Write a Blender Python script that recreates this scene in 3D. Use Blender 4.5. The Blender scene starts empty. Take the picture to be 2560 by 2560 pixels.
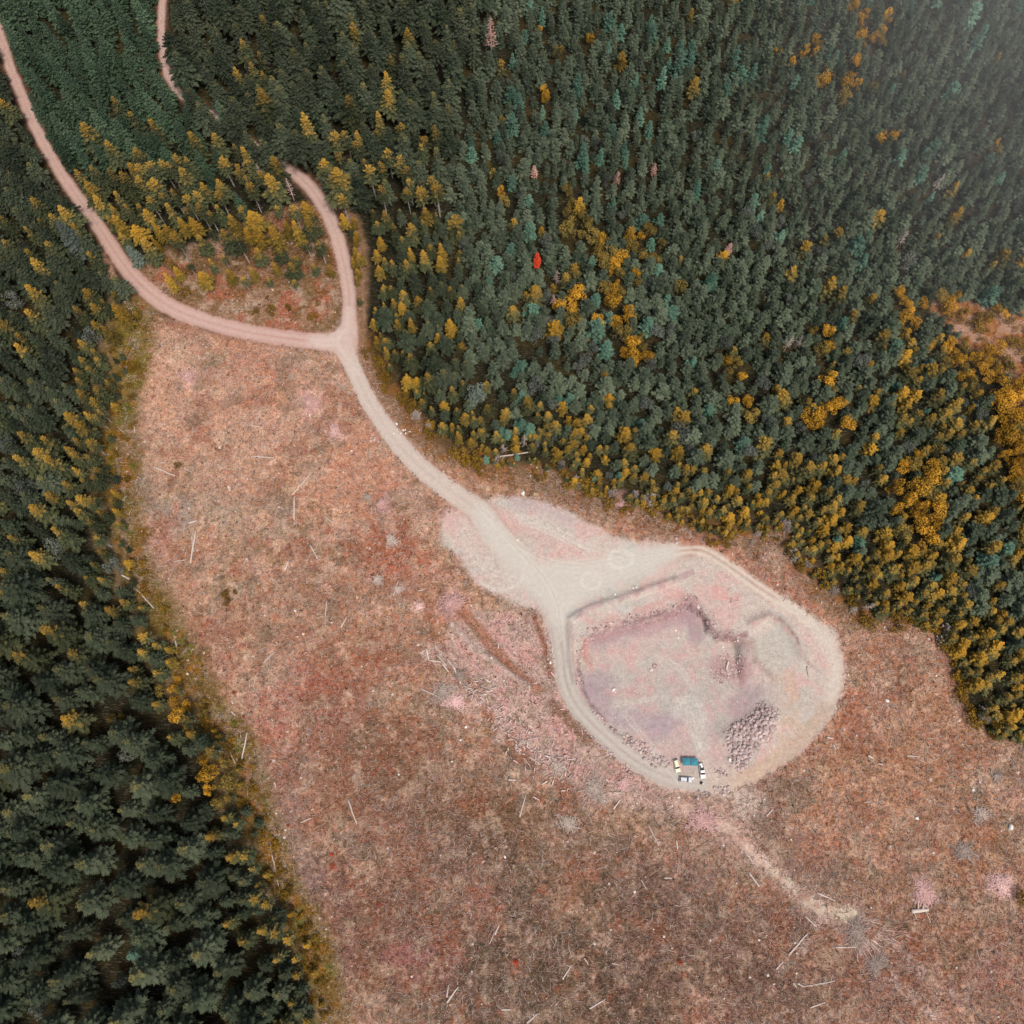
import bpy, bmesh, math, random
import numpy as np
from mathutils import Vector, Matrix
R = math.radians
rng = random.Random(7)
nr = np.random.RandomState(11)
scene = bpy.context.scene
COL = scene.collection

# ------------------------------------------------------------------ camera / image-to-ground projection
H = 390.0; TH = R(15.0); F = 0.95; W0 = 2560.0
cs, sn = math.cos(TH), math.sin(TH)
cam_d = bpy.data.cameras.new('camera'); cam = bpy.data.objects.new('camera', cam_d); COL.objects.link(cam)
cam.location = (0, 0, H); cam.rotation_euler = (TH, 0, 0)
cam_d.sensor_width = 36; cam_d.lens = 36*F; cam_d.clip_end = 20000; cam_d.clip_start = 1
scene.camera = cam
def P(u, v):  # u, v are image pixels, cast through the camera onto the ground
    """survey grid (2560 units across) -> metres on level ground"""
    a = (u-1280)/(F*W0); b = (1280-v)/(F*W0)
    d = (a, b*cs+sn, b*sn-cs)
    k = -H/d[2]
    return d[0]*k, d[1]*k
def UV(x, y, z=0.0):
    rz = z-H
    d = y*sn - rz*cs
    return 1280+F*W0*x/d, 1280-F*W0*(y*cs+rz*sn)/d
def depth(x, y, z=0.0): return y*sn-(z-H)*cs

# ------------------------------------------------------------------ small helpers
def lin(c):
    c = np.asarray(c, float)/255.0
    return np.where(c <= .04045, c/12.92, ((c+.055)/1.055)**2.4)
EK = 1.30
def alb(c): return lin(c)/EK
def sstep(a, b, x):
    t = np.clip((x-a)/(b-a), 0, 1); return t*t*(3-2*t)
def vnoise(x, y, seed):
    xi = np.floor(x).astype(np.int64); yi = np.floor(y).astype(np.int64)
    fx = x-xi; fy = y-yi
    fx = fx*fx*(3-2*fx); fy = fy*fy*(3-2*fy)
    def h(i, j):
        n = (i*374761393 + j*668265263 + seed*974634777) & 0xffffffff
        n = ((n ^ (n >> 13))*1274126177) & 0xffffffff
        return ((n ^ (n >> 16)) & 0xffff)/65535.0
    a = h(xi, yi); b = h(xi+1, yi); c = h(xi, yi+1); d = h(xi+1, yi+1)
    return (a*(1-fx)+b*fx)*(1-fy)+(c*(1-fx)+d*fx)*fy
def fbm(x, y, size, octv=4, seed=1):
    s = 0; a = .5; t = 0; f = 1.0/size
    for i in range(octv):
        s = s + a*vnoise(x*f+17.3*i, y*f-9.1*i, seed+i*7); t += a; a *= .55; f *= 2.03
    return s/t
def tag(o, label=None, cat=None, group=None, kind=None):
    if label: o['label'] = label
    if cat: o['category'] = cat
    if group: o['group'] = group
    if kind: o['kind'] = kind
    return o
def new_mesh(name, verts, faces, mats=(), mi=None, smooth=False, attrs=None):
    me = bpy.data.meshes.new(name)
    me.from_pydata([tuple(v) for v in verts], [], [tuple(f) for f in faces])
    for m in mats: me.materials.append(m)
    if mi is not None: me.polygons.foreach_set('material_index', np.asarray(mi, np.int32))
    if smooth: me.polygons.foreach_set('use_smooth', [True]*len(me.polygons))
    if attrs:
        for k, a in attrs.items():
            at = me.attributes.new(k, 'FLOAT', 'POINT'); at.data.foreach_set('value', np.asarray(a, np.float32))
    me.update(); return me
def np_mesh(name, verts, faces, mats=(), smooth=False):
    verts = np.asarray(verts, np.float32); faces = np.asarray(faces, np.int32)
    me = bpy.data.meshes.new(name)
    n, k = faces.shape
    me.vertices.add(len(verts)); me.vertices.foreach_set('co', verts.ravel())
    me.loops.add(n*k); me.loops.foreach_set('vertex_index', faces.ravel())
    me.polygons.add(n); me.polygons.foreach_set('loop_start', np.arange(0, n*k, k, dtype=np.int32))
    me.update(calc_edges=True)
    for m in mats: me.materials.append(m)
    if smooth: me.polygons.foreach_set('use_smooth', np.ones(n, bool))
    return me
def color_attr(me, name, cols):
    a = me.attributes.new(name, 'FLOAT_COLOR', 'POINT')
    c = np.ones((len(cols), 4), np.float32); c[:, :3] = cols
    a.data.foreach_set('color', c.ravel())
def link(name, me, parent=None, loc=None):
    o = bpy.data.objects.new(name, me); COL.objects.link(o)
    if parent is not None: o.parent = parent
    if loc is not None: o.location = loc
    return o
def empty(name, loc, rz=0.0, sc=1.0):
    o = bpy.data.objects.new(name, None); COL.objects.link(o)
    o.location = loc; o.rotation_euler = (0, 0, rz); o.scale = (sc, sc, sc)
    o.empty_display_size = .5
    return o

# ------------------------------------------------------------------ materials
def mat_base(name, rough=.9, spec=.15):
    m = bpy.data.materials.new(name); m.use_nodes = True
    nt = m.node_tree; b = nt.nodes['Principled BSDF']
    b.inputs['Roughness'].default_value = rough
    b.inputs['Specular IOR Level'].default_value = spec
    return m, nt, b
def N(nt, t, **k):
    n = nt.nodes.new(t)
    for a, v in k.items(): setattr(n, a, v)
    return n
def mixc(nt, fac, a, b, mode='MIX'):
    n = N(nt, 'ShaderNodeMix', data_type='RGBA', blend_type=mode)
    for s, v in ((0, fac), (6, a), (7, b)):
        if isinstance(v, bpy.types.NodeSocket): nt.links.new(v, n.inputs[s])
        elif s == 0: n.inputs[0].default_value = v
        else: n.inputs[s].default_value = (*v[:3], 1)
    return n.outputs[2]
def math_n(nt, op, a, b=None, clamp=False):
    n = N(nt, 'ShaderNodeMath', operation=op); n.use_clamp = clamp
    for i, v in enumerate((a, b)):
        if v is None: continue
        if isinstance(v, bpy.types.NodeSocket): nt.links.new(v, n.inputs[i])
        else: n.inputs[i].default_value = v
    return n.outputs[0]
def mrange(nt, v, a, b, c=0.0, d=1.0):
    n = N(nt, 'ShaderNodeMapRange'); nt.links.new(v, n.inputs[0])
    for i, x in enumerate((a, b, c, d)): n.inputs[i+1].default_value = x
    return n.outputs[0]
def noise(nt, scale, detail=4, vec=None, rough=.6):
    n = N(nt, 'ShaderNodeTexNoise'); n.inputs['Scale'].default_value = scale
    n.inputs['Detail'].default_value = detail; n.inputs['Roughness'].default_value = rough
    if vec is not None: nt.links.new(vec, n.inputs['Vector'])
    return n.outputs['Fac']

def ground_mat():
    m, nt, b = mat_base('soil_and_gravel', .95, .1)
    at = N(nt, 'ShaderNodeAttribute', attribute_name='tint')
    gr = N(nt, 'ShaderNodeAttribute', attribute_name='grain')
    co = N(nt, 'ShaderNodeTexCoord').outputs['Object']
    n1 = noise(nt, .55, 6, co, .7); n2 = noise(nt, 2.2, 4, co, .7)
    # matted stalks: stretched noise in three directions
    st = None
    for ang, sc in ((.4, 1.0), (1.5, 1.2), (2.6, .9)):
        mp = N(nt, 'ShaderNodeMapping'); mp.inputs['Rotation'].default_value = (0, 0, ang)
        mp.inputs['Scale'].default_value = (.45*sc, 2.6*sc, 1)
        nt.links.new(co, mp.inputs[0])
        f = mrange(nt, noise(nt, 1.0, 3, mp.outputs[0], .55), .60, .74)
        st = f if st is None else math_n(nt, 'MAXIMUM', st, f)
    g = gr.outputs['Fac']
    v1 = mrange(nt, n1, .30, .72, .58, 1.42); v2 = mrange(nt, n2, .3, .7, .68, 1.32)
    v = math_n(nt, 'MULTIPLY', v1, v2)
    v = math_n(nt, 'ADD', math_n(nt, 'MULTIPLY', math_n(nt, 'SUBTRACT', v, 1.0), g), 1.0)
    sc = N(nt, 'ShaderNodeVectorMath', operation='SCALE'); nt.links.new(at.outputs['Color'], sc.inputs[0]); nt.links.new(v, sc.inputs['Scale'])
    # hue speckle: rust and grey bits
    n3 = noise(nt, .9, 5, co, .75)
    hue = N(nt, 'ShaderNodeHueSaturation'); nt.links.new(sc.outputs[0], hue.inputs['Color'])
    nt.links.new(math_n(nt, 'ADD', math_n(nt, 'MULTIPLY', math_n(nt, 'SUBTRACT', n3, .5), math_n(nt, 'MULTIPLY', g, 1.2)), 1.0), hue.inputs['Saturation'])
    c = mixc(nt, math_n(nt, 'MULTIPLY', math_n(nt, 'MULTIPLY', st, g), .58), hue.outputs[0], alb((228, 196, 180)))
    nt.links.new(c, b.inputs['Base Color'])
    bp = N(nt, 'ShaderNodeBump'); bp.inputs['Strength'].default_value = .6; bp.inputs['Distance'].default_value = .35
    nt.links.new(n2, bp.inputs['Height']); nt.links.new(bp.outputs[0], b.inputs['Normal'])
    return m
M_ground = ground_mat()

def crown_mat(name, green, green2, gold=None, g0=.6, g1=.95, goldmix=1.0, vary=.35):
    """needles or leaves: colour runs with height attribute 'ht', per-spray 'rnd' and per-tree random"""
    m, nt, b = mat_base(name, .8, .12)
    ht = N(nt, 'ShaderNodeAttribute', attribute_name='ht').outputs['Fac']
    rd = N(nt, 'ShaderNodeAttribute', attribute_name='rnd').outputs['Fac']
    oi = N(nt, 'ShaderNodeObjectInfo').outputs['Random']
    c = mixc(nt, mrange(nt, math_n(nt, 'ADD', math_n(nt, 'MULTIPLY', rd, .55), math_n(nt, 'MULTIPLY', oi, .5)), .1, .95), green, green2)
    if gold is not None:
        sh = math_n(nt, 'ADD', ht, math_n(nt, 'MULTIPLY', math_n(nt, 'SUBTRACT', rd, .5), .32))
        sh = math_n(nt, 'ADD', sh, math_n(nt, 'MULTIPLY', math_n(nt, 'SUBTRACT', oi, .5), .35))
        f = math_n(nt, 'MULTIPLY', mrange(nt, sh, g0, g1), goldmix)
        c = mixc(nt, f, c, gold)  # on fir crowns this gold paints sunlit tops into the colour
    hs = N(nt, 'ShaderNodeHueSaturation'); nt.links.new(c, hs.inputs['Color'])
    r2 = N(nt, 'ShaderNodeTexWhiteNoise', noise_dimensions='1D'); nt.links.new(oi, r2.inputs['W'])
    nt.links.new(mrange(nt, r2.outputs['Value'], 0, 1, 1-vary, 1+vary), hs.inputs['Value'])
    nt.links.new(hs.outputs[0], b.inputs['Base Color'])
    return m
def bark_mat(name, c1, c2, scale=1.5):
    m, nt, b = mat_base(name, .9, .1)
    co = N(nt, 'ShaderNodeTexCoord').outputs['Object']
    mp = N(nt, 'ShaderNodeMapping'); mp.inputs['Scale'].default_value = (6, 6, .8); nt.links.new(co, mp.inputs[0])
    oi = N(nt, 'ShaderNodeObjectInfo').outputs['Random']
    f = math_n(nt, 'ADD', math_n(nt, 'MULTIPLY', noise(nt, scale, 4, mp.outputs[0]), .6), math_n(nt, 'MULTIPLY', oi, .45))
    nt.links.new(mixc(nt, mrange(nt, f, .2, .85), c1, c2), b.inputs['Base Color'])
    return m
def plain(name, c, rough=.6, spec=.3, var=.12, scale=3.0, metal=0.0):
    m, nt, b = mat_base(name, rough, spec)
    b.inputs['Metallic'].default_value = metal
    co = N(nt, 'ShaderNodeTexCoord').outputs['Object']
    c = np.asarray(c, float)
    nt.links.new(mixc(nt, noise(nt, scale, 4, co), tuple(c*(1-var)), tuple(np.minimum(c*(1+var), .95))), b.inputs['Base Color'])
    return m
def attr_mat(name, rough=.9, vary=.25):
    m, nt, b = mat_base(name, rough, .1)
    at = N(nt, 'ShaderNodeAttribute', attribute_name='tint')
    nt.links.new(at.outputs['Color'], b.inputs['Base Color'])
    return m

GOLD = (.40, .195, .016)
M = dict(
 fir=crown_mat('fir_needles', (.022, .032, .018), (.074, .088, .054), (.17, .14, .04), .80, 1.15, .8),  # faint top tint, sunlight painted into the needle colour
 firg=crown_mat('dark_green_needles', (.024, .046, .026), (.076, .116, .066)),
 gold=crown_mat('golden_tipped_needles', (.034, .044, .022), (.092, .098, .044), (.40, .225, .030), .46, 1.0, .92),  # gold rising to the top is sunlight put into the needle colour
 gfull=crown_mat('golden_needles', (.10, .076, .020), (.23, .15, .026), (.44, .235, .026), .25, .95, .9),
 young=crown_mat('young_needles', (.030, .044, .027), (.112, .137, .088)),
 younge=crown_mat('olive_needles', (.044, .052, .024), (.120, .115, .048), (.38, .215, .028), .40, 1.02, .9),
 teal=crown_mat('blue_green_needles', (.042, .098, .068), (.13, .225, .155)),
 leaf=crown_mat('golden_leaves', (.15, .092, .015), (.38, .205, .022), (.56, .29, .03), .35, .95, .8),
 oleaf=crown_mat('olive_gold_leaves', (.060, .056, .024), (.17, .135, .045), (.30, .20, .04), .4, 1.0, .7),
 rleaf=crown_mat('grey_leaves', (.07, .085, .07), (.13, .14, .115)),
 gshrub=crown_mat('grey_twigs', (.19, .15, .12), (.38, .31, .27)),
 oshrub=crown_mat('ochre_leaves', (.14, .085, .014), (.28, .155, .02)),
 rshrub=crown_mat('red_leaves', (.45, .06, .025), (.62, .10, .04)),
 silver=crown_mat('silver_grey_needles', (.075, .10, .078), (.165, .195, .16)),
 red=crown_mat('rust_red_needles', (.55, .05, .02), (.75, .09, .04)),
 pinkdead=crown_mat('dry_pink_needles', (.30, .16, .11), (.45, .25, .18)),
 bark=bark_mat('grey_bark', (.10, .085, .07), (.30, .27, .24)),
 palebark=bark_mat('pale_bark', (.30, .27, .25), (.58, .53, .48)),
 deadwood=bark_mat('bleached_wood', (.26, .21, .18), (.55, .47, .42)),
 log=bark_mat('bleached_log', (.42, .33, .28), (.74, .64, .57)),
 pinkwood=bark_mat('pink_twigs', (.52, .31, .28), (.84, .60, .56)),
 greywood=bark_mat('grey_twig_wood', (.32, .25, .215), (.58, .47, .41)),
)
def rock_mat(name, c1, c2):
    m, nt, b = mat_base(name, .85, .2)
    co = N(nt, 'ShaderNodeTexCoord').outputs['Object']
    oi = N(nt, 'ShaderNodeObjectInfo').outputs['Random']
    f = math_n(nt, 'ADD', math_n(nt, 'MULTIPLY', noise(nt, 3, 5, co), .6), math_n(nt, 'MULTIPLY', oi, .5))
    nt.links.new(mixc(nt, mrange(nt, f, .2, .9), c1, c2), b.inputs['Base Color'])
    return m
M['rock'] = rock_mat('pink_grey_rock', (.28, .21, .20), (.64, .51, .49))
M['whiterock'] = rock_mat('white_rock', (.62, .58, .53), (.82, .80, .76))

# ------------------------------------------------------------------ GROUND: layout in image pixels
ROAD_L = [(-120,-180,23.4),(-40,-20,23.4),(0,85,23.4),(18,147,23.4),(40,205,24.2),(71,280,25.7),(102,347,26.5),(142,418,28.1),(178,472,29.6),(218,525,31.2),(263,592,34.3),(303,654,37.4),(338,699,39.0),(392,748,41.3),(454,783,39.6),(534,810,37.8),(623,832,37.8),(712,845,37.8),(790,855,41.3),(850,862,44.7)]
ROAD_R = [(872,868,48.0),(873,795,35.2),(874,729,33.6),(861,662,33.6),(841,583,32.0),(808,510,32.0),(768,457,30.4),(742,437,27.2),(690,400,16.0),(620,350,14.4),(540,290,14.4),(490,260,16.0),(445,231,20.8),(432,209,20.8),(416,178,20.0),(407,133,19.2),(403,89,18.4),(403,53,17.6),(405,0,17.6),(415,-120,17.6)]
ROAD_M = [(852,850,51.5),(864,880,44.2),(886,926,40.5),(917,997,42.3),(957,1059,44.2),(997,1112,46.0),(1037,1157,47.8),(1090,1201,49.7),(1144,1241,51.5),(1197,1273,55.2),(1240,1340,64.4),(1300,1410,82.8)]
ROAD_S = [(1375,1482,80),(1393,1535,52),(1402,1598,48),(1409,1650,46),(1412,1698,44),(1431,1748,44),(1468,1798,44),(1518,1844,46),(1568,1888,46),(1617,1919,46),(1664,1941,48),(1705,1951,46),(1757,1962,36)]
ROAD_E = [(1600,1393,60),(1660,1385,46),(1713,1375,34),(1758,1375,32),(1802,1402,32),(1847,1433,32),(1891,1466,32),(1945,1500,22.3),(1989,1527,26.0),(2038,1567,29.8),(2078,1612,31.0),(2094,1656,28.5),(2087,1736,24.8),(2040,1815,24.8),(1974,1881,26.0),(1881,1934,27.3),(1815,1961,24.8)]
PIT = [(1459,1596),(1478,1584),(1530,1562),(1586,1549),(1648,1534),(1695,1520),(1723,1497),(1745,1518),(1773,1540),(1779,1574),(1798,1590),(1835,1590),(1866,1580),(1878,1624),(1891,1649),(1928,1686),(1950,1750),(1940,1800),(1880,1915),(1800,1945),(1700,1935),(1640,1905),(1560,1858),(1490,1790),(1450,1720),(1440,1650)]
YARD = [(1197,1252),(1290,1243),(1370,1260),(1450,1300),(1560,1343),(1650,1366),(1720,1360),(1800,1385),(1900,1455),(2000,1520),(2085,1580),(2115,1660),(2104,1750),(2060,1820),(1990,1890),(1900,1945),(1800,1985),(1700,1978),(1640,1962),(1560,1912),(1480,1842),(1425,1772),(1392,1700),(1376,1600),(1350,1525),(1290,1500),(1205,1475),(1165,1420),(1155,1392),(1100,1355),(1100,1300),(1150,1268)]
HUB = [(1185,1262),(1225,1275),(1275,1350),(1340,1412),(1420,1405),(1520,1390),(1610,1362),(1705,1364),(1712,1384),(1640,1425),(1560,1455),(1480,1492),(1432,1525),(1425,1560),(1385,1565),(1358,1510),(1300,1465),(1255,1400),(1200,1325)]
APRON = [(1200,1530),(1330,1545),(1376,1600),(1395,1710),(1428,1790),(1500,1865),(1600,1950),(1640,1980),(1560,1990),(1450,1965),(1330,1880),(1240,1790),(1170,1700),(1120,1630),(1130,1560)]
CLEAR = [(250,620),(320,745),(400,790),(560,840),(720,862),(872,868),(905,860),(960,985),(1030,1035),(1085,1110),(1166,1160),(1245,1172),(1338,1160),(1404,1195),(1484,1238),(1563,1262),(1630,1275),(1709,1316),(1802,1345),(1960,1330),(1987,1408),(2067,1475),(2146,1540),(2252,1540),(2332,1580),(2385,1646),(2398,1712),(2425,1792),(2491,1845),(2560,1858),(3000,1900),(3000,3000),(850,3000),(800,2560),(780,2430),(755,2335),(705,2262),(675,2190),(655,2110),(615,2010),(592,1910),(540,1830),(495,1780),(435,1640),(375,1540),(330,1455),(296,1340),(292,1250),(288,1120),(290,1010),(296,940),(302,880),(340,800),(270,700)]
EDGE_L = [(330,780),(302,880),(296,940),(290,1010),(288,1120),(292,1250),(296,1340),(330,1455),(375,1540),(435,1640),(495,1780),(540,1830),(592,1910),(615,2010),(655,2110),(675,2190),(705,2262),(755,2335),(780,2430),(800,2560),(850,2900)]
EDGE_R = [(795,437),(861,490),(914,570),(927,662),(927,742),(914,822),(927,875),(967,954),(1033,1020),(1087,1100),(1166,1153),(1245,1166),(1338,1153),(1404,1192),(1484,1232),(1563,1259),(1630,1272),(1709,1312),(1802,1338),(1960,1325),(1987,1404),(2067,1471),(2146,1537),(2252,1537),(2332,1577),(2385,1643),(2398,1709),(2425,1789),(2491,1842),(2560,1855),(3000,1900)]
GLADE = [(2310,730),(2420,755),(2600,790),(2900,830),(2900,1240),(2560,1180),(2530,1040),(2520,960),(2470,900),(2390,850),(2330,790)]
LOOP = [(300,640),(345,650),(400,628),(470,618),(530,600),(590,560),(650,545),(700,520),(770,505),(815,520),(848,600),(856,660),(860,720),(856,790),(840,830),(790,845),(700,838),(600,822),(500,792),(420,755),(350,700)]
FRINGE = [(905,860),(960,985),(1100,1120),(1245,1172),(1400,1205),(1563,1270),(1700,1320),(1960,1340),(2060,1480),(2146,1545),(2250,1545)]

def seg_dist(U, V, pts, closed=False):
    """distance to a polyline and interpolated width there"""
    pts = [p if len(p) > 2 else (p[0], p[1], 0) for p in pts]
    best = np.full(U.shape, 1e9); wid = np.zeros(U.shape)
    n = len(pts)
    for i in range(n if closed else n-1):
        a = pts[i]; b = pts[(i+1) % n]
        dx, dy = b[0]-a[0], b[1]-a[1]; L2 = dx*dx+dy*dy+1e-9
        t = np.clip(((U-a[0])*dx+(V-a[1])*dy)/L2, 0, 1)
        d = np.hypot(U-a[0]-t*dx, V-a[1]-t*dy); w = a[2]+(b[2]-a[2])*t
        k = d < best
        best = np.where(k, d, best); wid = np.where(k, w, wid)
    return best, wid
def inside(U, V, pts):
    r = np.zeros(np.shape(U), bool); n = len(pts)
    for i in range(n):
        x1, y1 = pts[i][:2]; x2, y2 = pts[(i+1) % n][:2]
        if y1 == y2: continue
        c = ((y1 > V) != (y2 > V)) & (U < (x2-x1)*(V-y1)/(y2-y1)+x1)
        r ^= c
    return r
def poly_sd(U, V, pts):
    d, _ = seg_dist(U, V, pts, True); return np.where(inside(U, V, pts), -d, d)
def smooth_pts(pts, it=2):
    pts = [tuple(map(float, p)) for p in pts]
    for _ in range(it):
        o = [pts[0]]
        for a, b in zip(pts[:-1], pts[1:]):
            o.append(tuple(x*.75+y*.25 for x, y in zip(a, b))); o.append(tuple(x*.25+y*.75 for x, y in zip(a, b)))
        o.append(pts[-1]); pts = o
    return pts
ROAD_L, ROAD_R, ROAD_M, ROAD_S, ROAD_E = [smooth_pts(r) for r in (ROAD_L, ROAD_R, ROAD_M, ROAD_S, ROAD_E)]

def round_poly(pts, it=2):
    for _ in range(it):
        o = []
        for a, b in zip(pts, pts[1:]+pts[:1]): o += [(a[0]*.75+b[0]*.25, a[1]*.75+b[1]*.25), (a[0]*.25+b[0]*.75, a[1]*.25+b[1]*.75)]
        pts = o
    return pts
YARD, HUB, LOOP = round_poly(YARD), round_poly(HUB), round_poly(LOOP, 1)
STEP = .62
X0, X1, Y0, Y1 = -345, 345, -150, 470
nx = int((X1-X0)/STEP)+1; ny = int((Y1-Y0)/STEP)+1
gx = X0+np.arange(nx)*STEP; gy = Y0+np.arange(ny)*STEP
GX, GY = [a.ravel() for a in np.meshgrid(gx, gy)]
GU, GV = UV(GX, GY)
NV = len(GX)
C = np.zeros((NV, 3)); G = np.full(NV, 1.0)
wobA = fbm(GX, GY, 6, 4, 3)-.5; wobB = fbm(GX, GY, 22, 4, 5)-.5; wobC = fbm(GX, GY, 2.2, 3, 9)-.5
def box(pts, pad):
    u = [p[0] for p in pts]; v = [p[1] for p in pts]
    return np.where((GU > min(u)-pad) & (GU < max(u)+pad) & (GV > min(v)-pad) & (GV < max(v)+pad))[0]
def poly_mask(pts, soft=8, wob=14, grow=0):
    i = box(pts, soft+wob+grow+2)
    d, _ = seg_dist(GU[i], GV[i], pts, True)
    d = np.where(inside(GU[i], GV[i], pts), -d, d)-grow
    d = d+wob*2*(wobA[i]*.7+wobB[i]*.7)
    return i, 1-sstep(-soft, soft, d)
def line_mask(pts, soft=5, wob=4, w=None):
    wm = max([p[2] for p in pts if len(p) > 2] or [0]) if w is None else w
    i = box(pts, wm/2+soft+wob+2)
    d, ww = seg_dist(GU[i], GV[i], pts)
    if w is not None: ww = w
    d = d-ww/2+wob*2*(wobA[i]*.6+wobC[i]*.5)
    return i, 1-sstep(-soft, soft, d)
def paint(im, col, a=1.0, grain=None, nz=None):
    i, m = im
    m = m*a
    if nz: m = m*sstep(nz[1], nz[2], fbm(GX[i], GY[i], nz[0], 4, nz[3]))
    C[i] = C[i]*(1-m[:, None])+alb(col)*m[:, None]
    if grain is not None: G[i] = G[i]*(1-m)+grain*m
    return i, m
ALL = np.arange(NV); ONE = np.ones(NV)
def field(size, a, b, seed): return sstep(a, b, fbm(GX, GY, size, 5, seed))
# 1 forest floor everywhere
C[:] = alb((40, 40, 26)); paint((ALL, field(9, .48, .65, 21)), (66, 56, 26), .6)
G[:] = .35
# 2 clearing base
ci, cm = poly_mask(CLEAR, 10, 12)
CLEARM = np.zeros(NV); CLEARM[ci] = cm
def clr(col, size, a, b, seed, k): paint((ALL, CLEARM*field(size, a, b, seed)), col, k)
paint((ci, cm), (174, 132, 107), 1, 1.0)
clr((206, 166, 138), 12, .47, .64, 31, .75)
clr((170, 108, 82), 9, .50, .66, 32, .6)
clr((202, 154, 138), 8, .52, .66, 33, .6)
clr((140, 112, 82), 9, .52, .68, 34, .6)
clr((160, 142, 126), 12, .56, .70, 35, .6)
clr((118, 90, 70), 4, .54, .70, 36, .55)
def blob(u, v, r, col, a, nz=None, asp=1.0):
    i = np.where((abs(GU-u) < r*1.6*max(asp, 1)) & (abs(GV-v) < r*1.6))[0]
    d = np.hypot((GU[i]-u)/asp, GV[i]-v)/r + (wobB[i]*.7+wobA[i]*.5)
    paint((i, 1-sstep(.35, 1.1, d)), col, a, nz=nz)
def cblob(*a, **k): blob(*a, **k)
# regional tints of the cut-over ground
REGION = [
 (560,1080,330,(196,158,134),.45),(460,1300,200,(176,142,116),.4),(620,1000,170,(206,160,138),.35),(900,1180,140,(196,140,112),.45),
 (420,1290,90,(166,150,138),.55),(560,1290,80,(168,150,132),.5),(340,1200,60,(150,138,128),.6),(380,1350,90,(190,140,128),.4),
 (980,1400,120,(172,100,74),.6),(880,1560,200,(160,118,92),.4),(760,1750,180,(176,112,98),.5),(650,1600,120,(166,130,108),.4),
 (1000,1650,130,(150,96,70),.5),(900,1900,220,(140,98,78),.55),(1150,2000,230,(128,98,76),.6),(1350,2150,260,(124,98,76),.6),
 (1000,2250,260,(128,92,76),.6),(1250,2420,320,(104,84,68),.7),(1500,2450,280,(100,82,66),.7),(860,2350,150,(138,98,84),.5),
 (1700,2300,250,(120,92,80),.55),(1180,2250,90,(160,110,96),.5),(1060,2400,100,(170,112,104),.5),(2000,2150,220,(132,106,90),.55),
 (2200,1950,200,(176,132,104),.5),(2350,1800,160,(170,122,92),.5),(2300,2250,250,(148,112,88),.5),(2450,2100,130,(166,116,82),.5),
 (2200,2480,250,(142,106,90),.55),(2480,2420,180,(156,112,98),.5),(1900,2450,220,(120,92,78),.6),(2060,2080,100,(182,128,104),.5),
 (2080,2000,110,(190,148,120),.5),(1800,2100,140,(176,142,126),.5),(2130,1800,90,(176,116,88),.55),(2200,1640,90,(176,122,92),.5),
 (2050,1560,70,(176,128,104),.3),(1990,1430,80,(176,118,94),.6),(1930,1350,60,(160,120,92),.6),(1700,1330,60,(188,130,100),.6),
 (700,2080,80,(150,112,104),.5),(760,2200,70,(140,112,108),.5),(820,2450,80,(130,106,98),.5),(540,1640,90,(168,128,112),.5),
 (640,940,120,(184,130,104),.4),(440,980,120,(190,148,124),.5),(1190,1180,110,(176,130,100),.6),(1350,1230,110,(150,124,96),.6),
 (1500,1290,60,(150,122,98),.5),(960,900,50,(176,110,88),.6),(905,740,40,(176,104,84),.6),(1060,1100,60,(166,124,100),.6)]
for u, v, r, col, a in REGION:
    i = np.where((abs(GU-u) < r*1.7) & (abs(GV-v) < r*1.7))[0]
    d = np.hypot(GU[i]-u, GV[i]-v)/r+(wobB[i]*1.1+wobA[i]*.5)
    col = (col[0]*1.04+2, col[1]*1.0, col[2]*.97)
    paint((i, (1-sstep(.2, 1.15, d))*CLEARM[i]), col, min(.9, a+.15))
# rust, pink, green-grey flecks over the whole clearing
for u, v, r, a in [(1150,2420,420,.5),(1500,2400,420,.55),(1300,2150,300,.35),(1900,2420,300,.35),(1050,2000,220,.3)]:
    i = np.where((abs(GU-u) < r*1.7) & (abs(GV-v) < r*1.7))[0]
    d = np.hypot(GU[i]-u, GV[i]-v)/r+(wobB[i]*1.4+wobA[i]*.8); paint((i, (1-sstep(.1, 1.2, d))*CLEARM[i]), (116, 88, 70), a*.8)
clr((176, 98, 74), 4, .60, .74, 41, .5); clr((222, 186, 168), 2.0, .56, .70, 42, .5); clr((120, 112, 94), 5, .62, .74, 43, .4); clr((96, 74, 60), 3.2, .62, .75, 44, .45)
for u, v, r in [(1128,1512,60),(520,930,20),(640,880,30),(800,1700,50),(1010,1470,70),(1010,1560,50),(1160,1360,30),(1090,1330,40),(980,2080,60),(1010,1960,50),(1230,2310,60),(1290,2410,30),(2060,1990,20),(1930,1450,30),(1960,1400,25),(2130,2050,50),(930,1650,60),(1340,1600,40)]:
    blob(u, v, r, (166, 102, 78), .45)
for u, v, r in [(472,943,40),(777,1010,48),(837,1080,36),(956,1262,40),(1128,1512,60),(1555,1262,40),(1048,1516,24),(2500,2212,50),(2310,2230,50),(1390,1910,50),(1485,1972,50),(1111,1730,50),(2140,2330,50)]:
    blob(u, v, r, (222, 176, 166), .85)
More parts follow.
